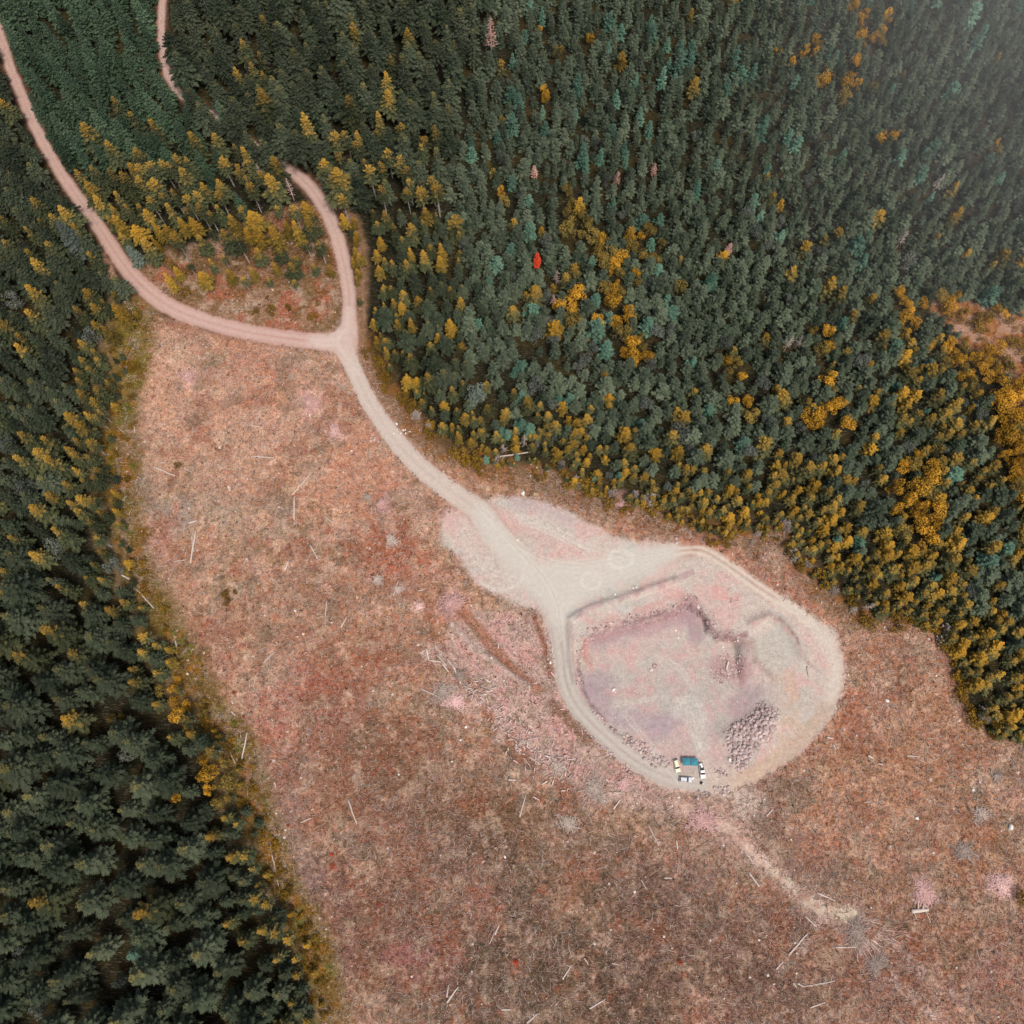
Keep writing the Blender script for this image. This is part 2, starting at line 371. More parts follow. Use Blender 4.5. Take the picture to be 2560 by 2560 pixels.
# dry ground is paler and less red towards the upper clearing
lum = C.mean(1, keepdims=True); up = (1.15-.10*sstep(1300, 2350, GV))[:, None]; k_ = CLEARM[:, None]
C[:] = C*(1-k_)+(C*.93+lum*.07)*up*np.array([1.0, .985, .93])*k_
for u, v, r, col, a in REGION:
    i = np.where((abs(GU-u) < r*1.7) & (abs(GV-v) < r*1.7))[0]
    d = np.hypot(GU[i]-u, GV[i]-v)/r+(wobB[i]*1.6+wobA[i]*.9)
    paint((i, (1-sstep(.15, 1.1, d))*CLEARM[i]), col, min(.9, a+.28), nz=(5, .40, .58, 66))
clr((150, 90, 62), 11, .58, .70, 45, .5); clr((124, 106, 86), 9, .60, .70, 46, .5); clr((214, 186, 160), 5, .58, .72, 47, .35)
# mossy verge along the left forest edge
ml = [(p[0]+(24 if p[1] > 1300 else 12), p[1]) for p in EDGE_L]
paint(line_mask([(a-16, b) for a, b in ml], 20, 14, 130), (138, 116, 82), .85, .9)
paint(line_mask([(a-12, b) for a, b in ml], 22, 30, 110), (118, 92, 38), .85, nz=(7, .38, .54, 51))
paint(line_mask(ml, 18, 26, 60), (104, 104, 42), .8, nz=(5, .50, .62, 52))
paint(line_mask(ml, 18, 26, 60), (150, 100, 34), .8, nz=(4.5, .54, .66, 53))
paint(poly_mask([(290,800),(370,800),(395,880),(360,960),(300,1000),(280,960)], 16, 18), (124, 108, 40), .85, nz=(5, .34, .50, 54))
paint(poly_mask([(340,1290),(390,1300),(400,1380),(360,1390),(330,1330)], 14, 18), (120, 84, 26), .8, nz=(4, .40, .55, 55))
# right fringe: dry brush under the young trees
paint(line_mask(FRINGE, 26, 24, 60), (120, 92, 62), .75)
paint(line_mask(FRINGE, 18, 28, 60), (150, 96, 40), .6, nz=(4, .50, .62, 61))
# roadside loop and glade
paint(poly_mask(LOOP, 12, 10), (156, 122, 96), 1, 1.0); paint(poly_mask(LOOP, 12, 10), (176, 100, 74), .65, nz=(7, .48, .62, 71)); paint(poly_mask(LOOP, 12, 10), (196, 172, 150), .6, nz=(4, .54, .68, 72))
paint(poly_mask(LOOP, 12, 10), (112, 84, 34), .6, nz=(5, .52, .64, 73))
i, m = poly_mask(LOOP, 14, 10); paint((i, m*sstep(730, 640, GV[i])), (104, 76, 34), .75, nz=(5, .36, .5, 74))
paint(poly_mask(GLADE, 14, 14), (186, 146, 122)); paint(poly_mask(GLADE, 14, 14), (168, 106, 40), .8, nz=(7, .48, .60, 76))
# red verge beside the right loop road
paint(line_mask([(800,450),(880,540),(905,640),(905,760),(895,850),(930,950),(985,1040)], 12, 10, 30), (150, 118, 92), .85, .9)
paint(line_mask([(905,620),(908,800),(900,860),(950,980)], 8, 8, 16), (150, 112, 84), .6)
# slash apron beside the pit
paint(poly_mask(APRON, 22, 26, 6), (204, 174, 162), .95, .8)
paint(poly_mask(APRON, 14, 16), (216, 164, 156), .7, nz=(5, .46, .62, 81))
paint(poly_mask(APRON, 14, 16), (160, 136, 116), .65, nz=(2.6, .50, .66, 82))
paint(line_mask([(1150,1525),(1195,1570),(1235,1625),(1300,1690),(1345,1725)], 7, 8, 26), (168, 112, 84), .8, 1)
paint(line_mask([(1130,1560),(1180,1615),(1250,1665),(1320,1715)], 5, 5, 12), (200, 180, 168), .8)
paint(line_mask([(1333,1540),(1360,1610),(1380,1690)], 5, 5, 14), (150, 98, 76), .9, 1)
paint(line_mask([(1380,1760),(1420,1800),(1470,1850)], 6, 8, 24), (136, 100, 72), .8, 1)
paint(line_mask([(1090,1600),(1180,1720),(1250,1820),(1330,1900)], 14, 16, 26), (150, 88, 62), .6)
paint(line_mask([(1080,1620),(1180,1730),(1270,1840),(1380,1930),(1520,1985),(1640,1995)], 26, 30, 60), (206, 178, 166), .75, .9, nz=(3, .40, .58, 84))
# disturbed gravel yard
yi, ym = poly_mask(YARD, 13, 15); YARDM = np.zeros(NV); YARDM[yi] = ym
paint((yi, ym), (211, 197, 186), 1, .45)
paint((yi, ym), (220, 178, 170), .7, nz=(7, .47, .60, 91))
paint((yi, ym), (196, 192, 182), .8, nz=(12, .48, .62, 92))
for pts, w, col, a in [
  ([(1230,1285),(1300,1310),(1400,1360),(1500,1395)], 50, (220,178,168), .55),
  ([(1130,1290),(1170,1310),(1190,1370)], 70, (220,182,174), .5),
  ([(1290,1255),(1350,1268),(1420,1300)], 34, (198,174,174), .55),
  ([(1180,1400),(1240,1440),(1290,1475)], 50, (202,190,180), .6),
  ([(1290,1290),(1350,1310),(1400,1345),(1480,1370)], 14, (216,208,198), .7)]:
    paint(line_mask(pts, 14, 12, w), col, a)
# pit floor
pi_, pm = poly_mask(PIT, 5, 4); PITM = np.zeros(NV); PITM[pi_] = pm
paint((pi_, pm), (205, 186, 178), 1, .45)
paint((pi_, pm), (214, 172, 166), .6, nz=(4, .47, .62, 95))
paint((pi_, pm), (196, 192, 182), .6, nz=(6, .48, .62, 96))
for pts, w, col, a in [
  ([(1480,1600),(1560,1580),(1650,1555),(1720,1530)], 44, (184,156,160), .7),
  ([(1490,1595),(1600,1562),(1700,1530)], 12, (172,132,134), .75),
  ([(1720,1510),(1740,1560),(1745,1590)], 36, (176,148,154), .7),
  ([(1448,1700),(1470,1740),(1510,1760)], 60, (182,166,170), .65),
  ([(1480,1720),(1510,1700)], 50, (176,156,164), .6),
  ([(1540,1790),(1600,1800),(1660,1815)], 56, (188,170,174), .65),
  ([(1690,1790),(1640,1830)], 60, (186,164,170), .5),
  ([(1850,1770),(1880,1740)], 60, (184,160,164), .6),
  ([(1820,1590),(1850,1600),(1870,1620)], 22, (172,138,136), .7),
  ([(1800,1660),(1850,1680)], 50, (180,138,140), .6),
  ([(1690,1880),(1740,1830),(1780,1880)], 80, (206,178,172), .5),
  ([(1690,1770),(1720,1760),(1745,1790),(1755,1830),(1750,1860)], 40, (208,204,194), .6),
  ([(1535,1765),(1590,1755),(1630,1748)], 14, (206,194,184), .8)]:
    paint(line_mask(pts, 14, 12, w), col, a)
# embankments and ledges round the pit
for pts, w, col, a in [
  ([(1427,1548),(1470,1520),(1540,1500),(1600,1480),(1690,1450),(1730,1430)], 13, (180,150,150), .75),
  ([(1424,1560),(1426,1650),(1438,1710),(1470,1770)], 14, (190,150,154), .75),
  ([(1432,1545),(1462,1528)], 16, (160,142,146), .7),
  ([(1480,1568),(1560,1540),(1640,1520),(1700,1490)], 26, (214,168,160), .7),
  ([(1455,1560),(1462,1590)], 14, (206,200,190), .8),
  ([(1530,1526),(1570,1524)], 18, (216,212,204), .9),
  ([(1462,1600),(1468,1640),(1480,1672)], 16, (204,150,138), .8),
  ([(1700,1512),(1725,1494),(1742,1512)], 18, (180,132,128), .75),
  ([(1755,1520),(1785,1555),(1800,1585)], 20, (188,178,168), .8),
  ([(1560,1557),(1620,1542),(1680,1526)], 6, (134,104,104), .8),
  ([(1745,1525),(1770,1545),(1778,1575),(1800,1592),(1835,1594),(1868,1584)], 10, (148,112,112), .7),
  ([(1880,1600),(1890,1650),(1930,1690)], 14, (166,140,134), .7),
  ([(1880,1560),(1920,1540),(1955,1560),(1985,1600),(2000,1640)], 13, (192,146,136), .7),
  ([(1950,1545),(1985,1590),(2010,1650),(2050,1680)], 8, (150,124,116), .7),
  ([(2000,1550),(2040,1600),(2056,1680),(2040,1740)], 40, (214,184,174), .6),
  ([(1900,1620),(1960,1680),(1960,1740),(1970,1800)], 56, (200,190,178), .45),
  ([(1960,1700),(1985,1760),(1970,1830)], 50, (208,176,150), .55),
  ([(1880,1930),(1960,1870),(2030,1800)], 40, (206,180,154), .55),
  ([(1760,1470),(1830,1500),(1880,1530)], 70, (208,188,178), .5),
  ([(1790,1480),(1840,1496)], 26, (224,166,158), .7),
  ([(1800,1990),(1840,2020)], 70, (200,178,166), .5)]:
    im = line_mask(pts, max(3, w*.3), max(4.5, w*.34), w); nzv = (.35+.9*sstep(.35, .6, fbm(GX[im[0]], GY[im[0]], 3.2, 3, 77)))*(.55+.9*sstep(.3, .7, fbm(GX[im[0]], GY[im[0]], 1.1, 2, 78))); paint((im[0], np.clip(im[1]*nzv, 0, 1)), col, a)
# pale skid trail to the lower right
TRAIL = [(1690,2010),(1790,2050),(1860,2110),(1930,2175),(1990,2225),(2045,2265),(2090,2285),(2140,2290)]
tm_ = line_mask(TRAIL, 14, 24, 30); TRM = np.zeros(NV); TRM[tm_[0]] = tm_[1]; paint(line_mask(TRAIL, 22, 22, 60), (196, 160, 146), .6); paint(tm_, (212, 184, 168), .9, .7, nz=(4, .34, .54, 97))
for q in ([(2100,2290),(2150,2350),(2180,2430)],[(2110,2290),(2190,2370),(2240,2450),(2340,2530)],[(2120,2290),(2200,2330),(2290,2420),(2420,2520)],[(2080,2280),(2040,2320),(1990,2390)],[(2190,2400),(2270,2500),(2400,2580)]): paint(line_mask(q, 12, 16, 20), (200, 172, 160), .7, nz=(3, .36, .56, 99))
paint(line_mask([(1560,1990),(1650,2010),(1760,2030),(1860,2060)], 16, 16, 40), (204, 172, 158), .6)
paint(line_mask(TRAIL[3:], 9, 11, 26), (214, 198, 176), .85, .6, nz=(3, .38, .58, 98))
paint(poly_mask([(2075,2270),(2110,2262),(2150,2275),(2140,2310),(2100,2300)], 12, 16), (208, 190, 168), .8, .7)
paint(line_mask([(1080,1210),(1040,1240),(1060,1320)], 14, 16, 40), (204, 166, 144), .7)
# sand hub, roads
ri = np.zeros(NV); trk = np.zeros(NV); hub = np.zeros(NV)
def mx(arr, im): arr[im[0]] = np.maximum(arr[im[0]], im[1])
def road(pts, col, edge, arr, soft=4, wob=3.5, ruts=True, rutcol=(186,168,156), al=.95):
    wide = [(p[0], p[1], p[2]+12) for p in pts]
    paint(line_mask(wide, 8, 9), edge, .55, .6)
    im = line_mask(pts, soft, wob); mx(arr, im); paint(im, col, al, .2)
    if ruts:
        # two wheel-worn lines and a looser crown
        i = im[0]; d, w = seg_dist(GU[i], GV[i], pts)
        t = d/np.maximum(w/2, 1)
        crown = np.exp(-(t/.14)**2)*(.5+wobB[i]); paint((i, np.clip(crown*1.5, 0, 1)*im[1]), rutcol, .8)
        rim = np.exp(-((t-.78)/.16)**2)*(.55+wobB[i]*1.2); paint((i, np.clip(rim*1.3, 0, 1)*im[1]), rutcol, .6)
i_up = lambda c: c
road(ROAD_L, (214,182,170), (150,104,84), ri, rutcol=(196,150,138))
road(ROAD_R, (214,186,174), (156,112,90), ri, rutcol=(200,156,146))
road(ROAD_M, (216,200,188), (176,132,110), ri, rutcol=(196,184,172))
road(ROAD_S, (206,196,186), (190,160,148), ri, rutcol=(176,164,152))
nE = next(k for k, p in enumerate(ROAD_E) if p[1] > 1720)
road(ROAD_E[nE-1:], (208,188,170), (192,160,138), trk, 12, 16, False, al=.35)
road([(a, b, c*.8) for a, b, c in ROAD_E[9:nE+2]], (218,204,190), (204,176,158), trk, 8, 10, True, rutcol=(194,168,154), al=.8)
road(ROAD_E[5:11], (212,192,176), (178,118,92), trk, rutcol=(176,136,112))
hm = poly_mask(HUB, 24, 10, 4); mx(hub, hm); paint(hm, (216, 209, 199), .9, .16)
fl = poly_mask([(770,836),(838,830),(852,800),(858,770),(890,770),(892,830),(884,875),(872,905),(858,905),(846,882),(800,872),(764,866)], 9, 7); mx(ri, fl); paint(fl, (215, 190, 178), .85, .2)
paint(line_mask([(780,852),(840,850),(868,820),(873,770)], 5, 4, 10), (224,206,194), .6); paint(line_mask([(790,862),(845,862),(872,900),(890,935)], 5, 4, 10), (224,206,194), .6)
pass
# double-rutted pale track along the rim
tr_ = [(a, b) for a, b, c in ROAD_E[8:] if b < 1560]
paint(line_mask([(a+20, b-22) for a, b in tr_], 12, 14, 30), (184, 120, 94), .6)
for off in (-8, 8): paint(line_mask([(a+off*.55, b-off*.8) for a, b in tr_], 3, 2.5, 7), (228, 212, 196), .85, .2)
paint(line_mask(tr_, 2.5, 2.5, 5), (186, 152, 132), .6)
paint(line_mask([(1960,1505),(2020,1550),(2066,1606),(2086,1670),(2078,1740)], 14, 14, 34), (220, 208, 194), .8, .3)
paint(line_mask([(1800,1950),(1850,1985),(1880,2010)], 26, 26, 60), (208, 190, 176), .75, .5)
paint(line_mask([(1840,1965),(1900,1925),(1960,1880)], 16, 18, 24), (214, 190, 166), .6, .5)
paint(line_mask([(1165,1340),(1210,1400),(1270,1450)], 26, 22, 60), (212, 198, 188), .65)
# tyre loops on the sand
def ring(u, v, a, b, wd, col, k, rot=0, arc=None):
    i = np.where((abs(GU-u) < max(a, b)*1.5) & (abs(GV-v) < max(a, b)*1.5))[0]
    x = (GU[i]-u)*math.cos(rot)+(GV[i]-v)*math.sin(rot); y = -(GU[i]-u)*math.sin(rot)+(GV[i]-v)*math.cos(rot)
    r = np.hypot(x/a, y/b); m = np.exp(-((r-1)*min(a, b)/wd)**2)
    if arc: m = m*((np.arctan2(y, x) > arc[0]) & (np.arctan2(y, x) < arc[1]))
    paint((i, m), col, k)
for q in (1, .9, .78): ring(1553, 1398, 32*q, 26*q, 1.8, (228,222,212), .7)
for q in (1, .86): ring(1478, 1452, 26*q, 22*q, 1.8, (228,222,212), .6)
for q in (1, .93): ring(1252, 1425, 62*q, 52*q, 2, (222,214,204), .7, 0, (.2, 2.8))
ring(1215, 1400, 40, 46, 2, (216,206,196), .6, 0, (-2.6, .5))
for q in (1, .84, .7): ring(1728, 1785, 38*q, 46*q, 2, (222,216,206), .7, -.4, (-3.0, 1.4))
paint(line_mask([(1700,1760),(1720,1810),(1745,1850),(1760,1870)], 8, 8, 20), (214,206,196), .6)
for pts in [[(1200,1270),(1290,1370),(1370,1450),(1400,1530),(1405,1600)],[(1215,1280),(1310,1380),(1420,1420),(1540,1400),(1700,1372)],[(1395,1560),(1400,1490),(1460,1450),(1560,1425),(1660,1390)],
  [(1290,1290),(1380,1320),(1470,1370),(1560,1390)],[(1300,1300),(1390,1335),(1470,1385)],[(1150,1330),(1200,1420),(1290,1450)],[(1780,1940),(1740,1860),(1730,1780),(1700,1740)],[(1700,1955),(1600,1830),(1560,1780)],[(1740,1720),(1700,1660),(1640,1640)],[(1540,1760),(1600,1752),(1640,1745)]]:
    pts = smooth_pts(pts)
    for off in (-5, 5):
        paint(line_mask([(a+off*.7, b-off*.7) for a, b in pts], 2.2, 2.5, 4), (226, 219, 208), .55)
    paint(line_mask(pts, 2.2, 2, 3), (196, 182, 170), .45)
# ---- heights
Z = 1.6*(fbm(GX, GY, 130, 3, 101)-.5) + .5*(fbm(GX, GY, 5, 3, 102)-.5)*np.clip(CLEARM-YARDM-ri-trk, 0, 1) + .22*(fbm(GX, GY, 3, 3, 103)-.5)*np.clip(YARDM-hub-ri, 0, 1)
pd, _ = seg_dist(GU, GV, PIT, True)
inn = inside(GU, GV, PIT)
ew = 10+80*sstep(1830, 1868, GU)
dep = 4.6*sstep(1905, 1620, GV)*np.where(inn, sstep(0, ew, pd+9*wobC+10*wobA-1.5), 0)+.5*np.where(inn, np.exp(-pd/16)*wobC*3, 0)
Z = Z-dep
def mound(pts, w, h):
    i = box(pts, w*2); d, _ = seg_dist(GU[i], GV[i], pts); Z[i] += h*np.exp(-(d/w)**2)*(1+wobA[i])
mound([(1427,1548),(1470,1520),(1540,1500),(1600,1480),(1690,1450)], 9, 1.3)
mound([(1424,1565),(1426,1650),(1438,1710)], 7, 1.0)
mound([(1880,1560),(1920,1542),(1955,1560),(1985,1600),(2010,1650)], 12, 1.4)
mound([(1150,1525),(1195,1570),(1235,1625),(1300,1690)], 10, -1.4)
mound([(1130,1560),(1180,1615),(1250,1665),(1320,1715)], 9, 1.2)
mound([(1822,1840),(1880,1825),(1925,1790)], 26, 1.6); mound([(1840,1900),(1860,1880)], 20, 1.2)
mound(TRAIL[2:], 16, -.5)
mound([(1700,2010),(1770,2060),(1840,2140)], 14, .8)
# ---- split the sheet into ground / roads / yard, sharing borders
IDX = np.arange(NV).reshape(ny, nx)
quads = np.stack([IDX[:-1, :-1], IDX[:-1, 1:], IDX[1:, 1:], IDX[1:, :-1]], -1).reshape(-1, 4)
def fm(a): return a[quads].mean(1)
own = np.zeros(len(quads), int)
own[fm(YARDM) > .5] = 3; own[fm(PITM) > .5] = 4
own[fm(hub) > .5] = 1; own[fm(ri) > .5] = 1; own[fm(trk) > .5] = 2
CO = np.stack([GX, GY, Z], 1)
for k, nm in enumerate(('ground', 'dirt_road', 'dirt_track', 'gravel_yard', 'quarry_floor')):
    q = quads[own == k]
    u, inv = np.unique(q, return_inverse=True)
    vv = CO[u]; ff = inv.reshape(-1, 4); cc = C[u]; gg = G[u]
    if k == 0:   # far ground
        n0 = len(vv); B = 6000
        ring_v = np.array([[X0, Y0, -.6], [X1, Y0, -.6], [X1, Y1, -.6], [X0, Y1, -.6], [-B, -B, -2], [B, -B, -2], [B, B, -2], [-B, B, -2]])
        ring_f = np.array([[4, 5, 1, 0], [5, 6, 2, 1], [6, 7, 3, 2], [7, 4, 0, 3]])+n0
        vv = np.vstack([vv, ring_v]); ff = np.vstack([ff, ring_f]); cc = np.vstack([cc, np.tile(alb((84, 70, 48)), (8, 1))]); gg = np.append(gg, np.ones(8))
    me = np_mesh(nm, vv, ff, [M_ground], True)
    color_attr(me, 'tint', cc)
    a = me.attributes.new('grain', 'FLOAT', 'POINT'); a.data.foreach_set('value', gg.astype(np.float32))
    tag(link(nm, me), kind='structure')
def gi(x, y):
    i = np.clip(((np.asarray(x)-X0)/STEP).round().astype(int), 0, nx-1); j = np.clip(((np.asarray(y)-Y0)/STEP).round().astype(int), 0, ny-1)
    return j*nx+i
def gz(x, y): return Z[gi(x, y)]
def PZ(u, v, dz=0.0):
    x, y = P(u, v); return (x, y, float(gz(x, y))+dz)

# ------------------------------------------------------------------ TREES: prototype meshes
def tube(vs, fs, pts, rads, sides=6, cap=True):
    b0 = len(vs)
    for k, (p, r) in enumerate(zip(pts, rads)):
        d = (Vector(pts[min(k+1, len(pts)-1)])-Vector(pts[max(k-1, 0)])).normalized()
        a = d.cross(Vector((0, 0, 1)));  a = a if a.length > .05 else Vector((1, 0, 0)); a.normalize(); b = d.cross(a)
        for s in range(sides):
            t = 2*math.pi*s/sides; vs.append(tuple(Vector(p)+a*(r*math.cos(t))+b*(r*math.sin(t))))
    for k in range(len(pts)-1):
        for s in range(sides):
            i = b0+k*sides+s; j = b0+k*sides+(s+1) % sides
            fs.append((i, j, j+sides, i+sides))
    if cap:
        fs.append(tuple(b0+s for s in range(sides))[::-1]); e = b0+(len(pts)-1)*sides; fs.append(tuple(e+s for s in range(sides)))
def trunk_geo(h, r, sd, limbs=0, lo=.15, hi=.5, sides=7):
    q = random.Random(sd); vs = []; fs = []
    bx, by = q.uniform(-.3, .3), q.uniform(-.3, .3)
    ks = (-.04, .06, .3, .55, .8, .97)
    tube(vs, fs, [(bx*math.sin(3*k), by*math.sin(2.4*k), k*h) for k in ks], [r*1.25, r, r*.8, r*.58, r*.32, r*.08], sides)
    for i in range(limbs):
        z = h*q.uniform(lo, hi); a = q.uniform(0, 6.28); L = q.uniform(.8, 2.6)
        tube(vs, fs, [(0, 0, z), (L*math.cos(a), L*math.sin(a), z+L*q.uniform(-.35, .1))], [.07, .02], 3)
    return vs, fs
def kite(V_, F_, ht, rd, p, d, L, w, nrm, h, r):
    s = d.cross(nrm); s.normalize(); b = len(V_)
    m = p+d*(L*.45)
    V_.extend([tuple(p), tuple(m+s*w-nrm*(w*.25)), tuple(p+d*L), tuple(m-s*w-nrm*(w*.25))])
    F_.append((b, b+1, b+2, b+3)); ht.extend([h]*4); rd.extend([r]*4)
def conifer_geo(h, Rm, base, whorls, nbr, ntw, sd, power=.85, wide=1.0, droop=.3, ragged=.2):
    q = random.Random(sd); V_ = []; F_ = []; ht = []; rd = []
    for w in range(whorls):
        t = (w+q.uniform(-.3, .3))/whorls; t = min(max(t, 0), .985)
        z = h*(base+(1-base)*t); r = Rm*((1-t)**power)*(.97 if w else .7)+.25
        n = max(4, int((nbr+2)*(1-.4*t)+q.random()))
        a0 = q.uniform(0, 6.28)
        for k in range(n):
            a = a0+6.283*k/n+q.uniform(-.28, .28); rr = r*q.uniform(1-ragged*1.6, 1+ragged); rnd = q.random()
            out = Vector((math.cos(a), math.sin(a), 0)); pit = .55*t-.05+q.uniform(-.08, .08)
            def pt(s): return out*(rr*s)+Vector((0, 0, z+rr*(pit*s-droop*(1-t*.8)*s*s+ .10*s*s*s)))
            for j in range(1, ntw+1):
                s = j/(ntw+.6); p = pt(s*.93); d = (pt(s)-pt(s-.08)).normalized()
                nrm = Vector((0, 0, 1)); sd_ = d.cross(nrm).normalized()
                L = (.33*rr*(1-.6*s)+.24)*q.uniform(.75, 1.25)*wide
                for sg in (-1, 1):
                    dd = (d*q.uniform(.55, .8)+sd_*sg*.75+Vector((0, 0, q.uniform(-.22, .05)))).normalized()
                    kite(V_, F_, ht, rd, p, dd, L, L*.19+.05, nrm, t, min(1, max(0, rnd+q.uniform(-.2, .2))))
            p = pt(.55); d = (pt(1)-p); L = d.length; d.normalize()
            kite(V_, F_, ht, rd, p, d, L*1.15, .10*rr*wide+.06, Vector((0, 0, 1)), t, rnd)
    # leader
    for k in range(4):
        a = k*1.57; kite(V_, F_, ht, rd, Vector((0, 0, h*.955)), Vector((.16*math.cos(a), .16*math.sin(a), 1)).normalized(), h*.05+.25, .16, Vector((math.cos(a), math.sin(a), 0)), 1.0, q.random())
    return V_, F_, ht, rd
def leafy_geo(h, Rm, sd, clumps=16, leaves=60, size=.42, zc=.62, flat=.55, stem=None):
    q = random.Random(sd); V_ = []; F_ = []; ht = []; rd = []
    for c in range(clumps):
        a = q.uniform(0, 6.28); rr = Rm*math.sqrt(q.random())*.72; zz = h*(zc+ (q.random()-.4)*flat*(1-(rr/Rm)**2*.6))
        cen = Vector((rr*math.cos(a), rr*math.sin(a), zz)); cr = Rm*q.uniform(.28, .46); rnd = q.random()
        for l in range(leaves):
            u = Vector((q.gauss(0, 1), q.gauss(0, 1), q.gauss(.25, .8))).normalized()
            p = cen+u*cr*q.uniform(.7, 1.08)
            n = (u+Vector((q.gauss(0, .5), q.gauss(0, .5), q.gauss(0, .5)))).normalized()
            d = n.cross(Vector((q.gauss(0, 1), q.gauss(0, 1), q.gauss(0, 1)))).normalized()
            L = size*q.uniform(.7, 1.4)
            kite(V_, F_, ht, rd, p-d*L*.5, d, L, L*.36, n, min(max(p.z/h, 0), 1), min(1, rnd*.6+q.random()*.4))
    return V_, F_, ht, rd
def snag_geo(h, r, sd, nb=46, Lm=3.0, base=.15):
    q = random.Random(sd); vs, fs = trunk_geo(h, r, sd, 0)
    for i in range(nb):
        t = base+(1-base)*i/nb; z = h*t; a = q.uniform(0, 6.28); L = Lm*(1-t)**.7*q.uniform(.5, 1.1)+.3
        o = Vector((math.cos(a), math.sin(a), 0)); p1 = o*L*.55+Vector((0, 0, z+L*.1)); p2 = o*L+Vector((0, 0, z+L*q.uniform(-.1, .3)))
        tube(vs, fs, [(0, 0, z), p1, p2], [.09, .06, .02], 3, False)
        for k in range(3):
            d = (o+Vector((q.gauss(0, .7), q.gauss(0, .7), q.gauss(0, .3)))).normalized(); p = o*L*q.uniform(.35, .9)+Vector((0, 0, z+L*.1))
            tube(vs, fs, [p, p+d*L*.35], [.05, .015], 3, False)
    return vs, fs

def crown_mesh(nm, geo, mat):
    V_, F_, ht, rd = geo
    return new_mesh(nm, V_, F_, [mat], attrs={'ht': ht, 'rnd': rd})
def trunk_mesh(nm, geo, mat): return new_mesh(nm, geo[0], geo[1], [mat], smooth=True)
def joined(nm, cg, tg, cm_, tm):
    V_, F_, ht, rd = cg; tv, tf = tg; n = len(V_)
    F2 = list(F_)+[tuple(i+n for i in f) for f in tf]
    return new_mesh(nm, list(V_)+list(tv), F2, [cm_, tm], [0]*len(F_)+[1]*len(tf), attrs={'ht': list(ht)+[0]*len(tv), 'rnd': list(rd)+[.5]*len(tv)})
# shapes at their real heights; trees are scaled +-20 %
SH = {}
SH['fir'] = [(conifer_geo(28, 4.9+.5*i, .16+.06*i, 15, 8, 5, 100+i, .80+.05*i, 1.0, .36, .24), trunk_geo(28, .42, 200+i, 10)) for i in range(5)]
SH['bare'] = [(conifer_geo(28, 3.6+.4*i, .48+.05*i, 9, 7, 3, 120+i, .55, 1.05, .2, .3), trunk_geo(28, .38, 220+i, 26, .1, .6)) for i in range(4)]
SH['spire'] = [(conifer_geo(23, 3.9+.35*i, .10+.04*i, 15, 8, 3, 140+i, .82, 1.05, .32, .22), trunk_geo(24, .34, 240+i, 4)) for i in range(4)]
SH['young'] = [(conifer_geo(9.6+1.3*(i % 4), 3.1+.35*(i % 3), .05, 9+(i % 4), 7, 3, 160+i, .60+.09*(i % 5), 1.08, .24, .30), trunk_geo(9.4+1.3*(i % 4), .2, 260+i, 0, sides=5)) for i in range(10)]
SH['leaf'] = [(leafy_geo(12, 3.9+.4*i, 180+i, 17, 46, .62, .62, .6), trunk_geo(10, .22, 280+i, 0, sides=5)) for i in range(3)]
SH['shrub'] = [(leafy_geo(2.6, 1.6+.2*i, 190+i, 7, 26, .42, .5, .7), trunk_geo(1.4, .06, 290+i, 0, sides=4)) for i in range(3)]
SH['twig'] = [(conifer_geo(4.2, 1.9+.2*i, .05, 7, 7, 2, 195+i, .5, 1.0, -.1, .35), trunk_geo(3.6, .06, 295+i, 0, sides=4)) for i in range(3)]
# name -> (shape, crown material, trunk material)
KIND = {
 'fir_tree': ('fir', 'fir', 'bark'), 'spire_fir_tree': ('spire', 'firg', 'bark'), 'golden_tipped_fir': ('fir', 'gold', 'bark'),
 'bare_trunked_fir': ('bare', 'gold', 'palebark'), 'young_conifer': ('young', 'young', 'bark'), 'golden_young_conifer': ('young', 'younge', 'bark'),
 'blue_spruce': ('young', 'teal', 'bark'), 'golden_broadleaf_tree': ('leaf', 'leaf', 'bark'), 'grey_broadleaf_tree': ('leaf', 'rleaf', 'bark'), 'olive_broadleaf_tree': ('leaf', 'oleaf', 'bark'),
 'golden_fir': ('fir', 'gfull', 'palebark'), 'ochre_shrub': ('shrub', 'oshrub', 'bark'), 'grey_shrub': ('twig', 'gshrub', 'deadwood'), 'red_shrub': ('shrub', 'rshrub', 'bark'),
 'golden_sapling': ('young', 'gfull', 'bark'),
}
PARTED = {'fir_tree', 'spire_fir_tree', 'golden_tipped_fir', 'bare_trunked_fir', 'golden_broadleaf_tree', 'golden_fir', 'olive_broadleaf_tree'}
CM = {}; TM = {}; JM = {}
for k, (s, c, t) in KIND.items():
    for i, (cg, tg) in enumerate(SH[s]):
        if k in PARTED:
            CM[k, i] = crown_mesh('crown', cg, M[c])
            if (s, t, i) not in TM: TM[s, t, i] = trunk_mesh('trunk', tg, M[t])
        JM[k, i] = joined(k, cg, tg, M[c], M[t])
BASEH = {'fir': 28, 'bare': 28, 'spire': 23, 'young': 10.8, 'leaf': 13, 'shrub': 2.6, 'twig': 4.2}
BASER = {'fir': 5.6, 'bare': 4.0, 'spire': 4.4, 'young': 3.5, 'leaf': 4.6, 'shrub': 1.8, 'twig': 2.1}

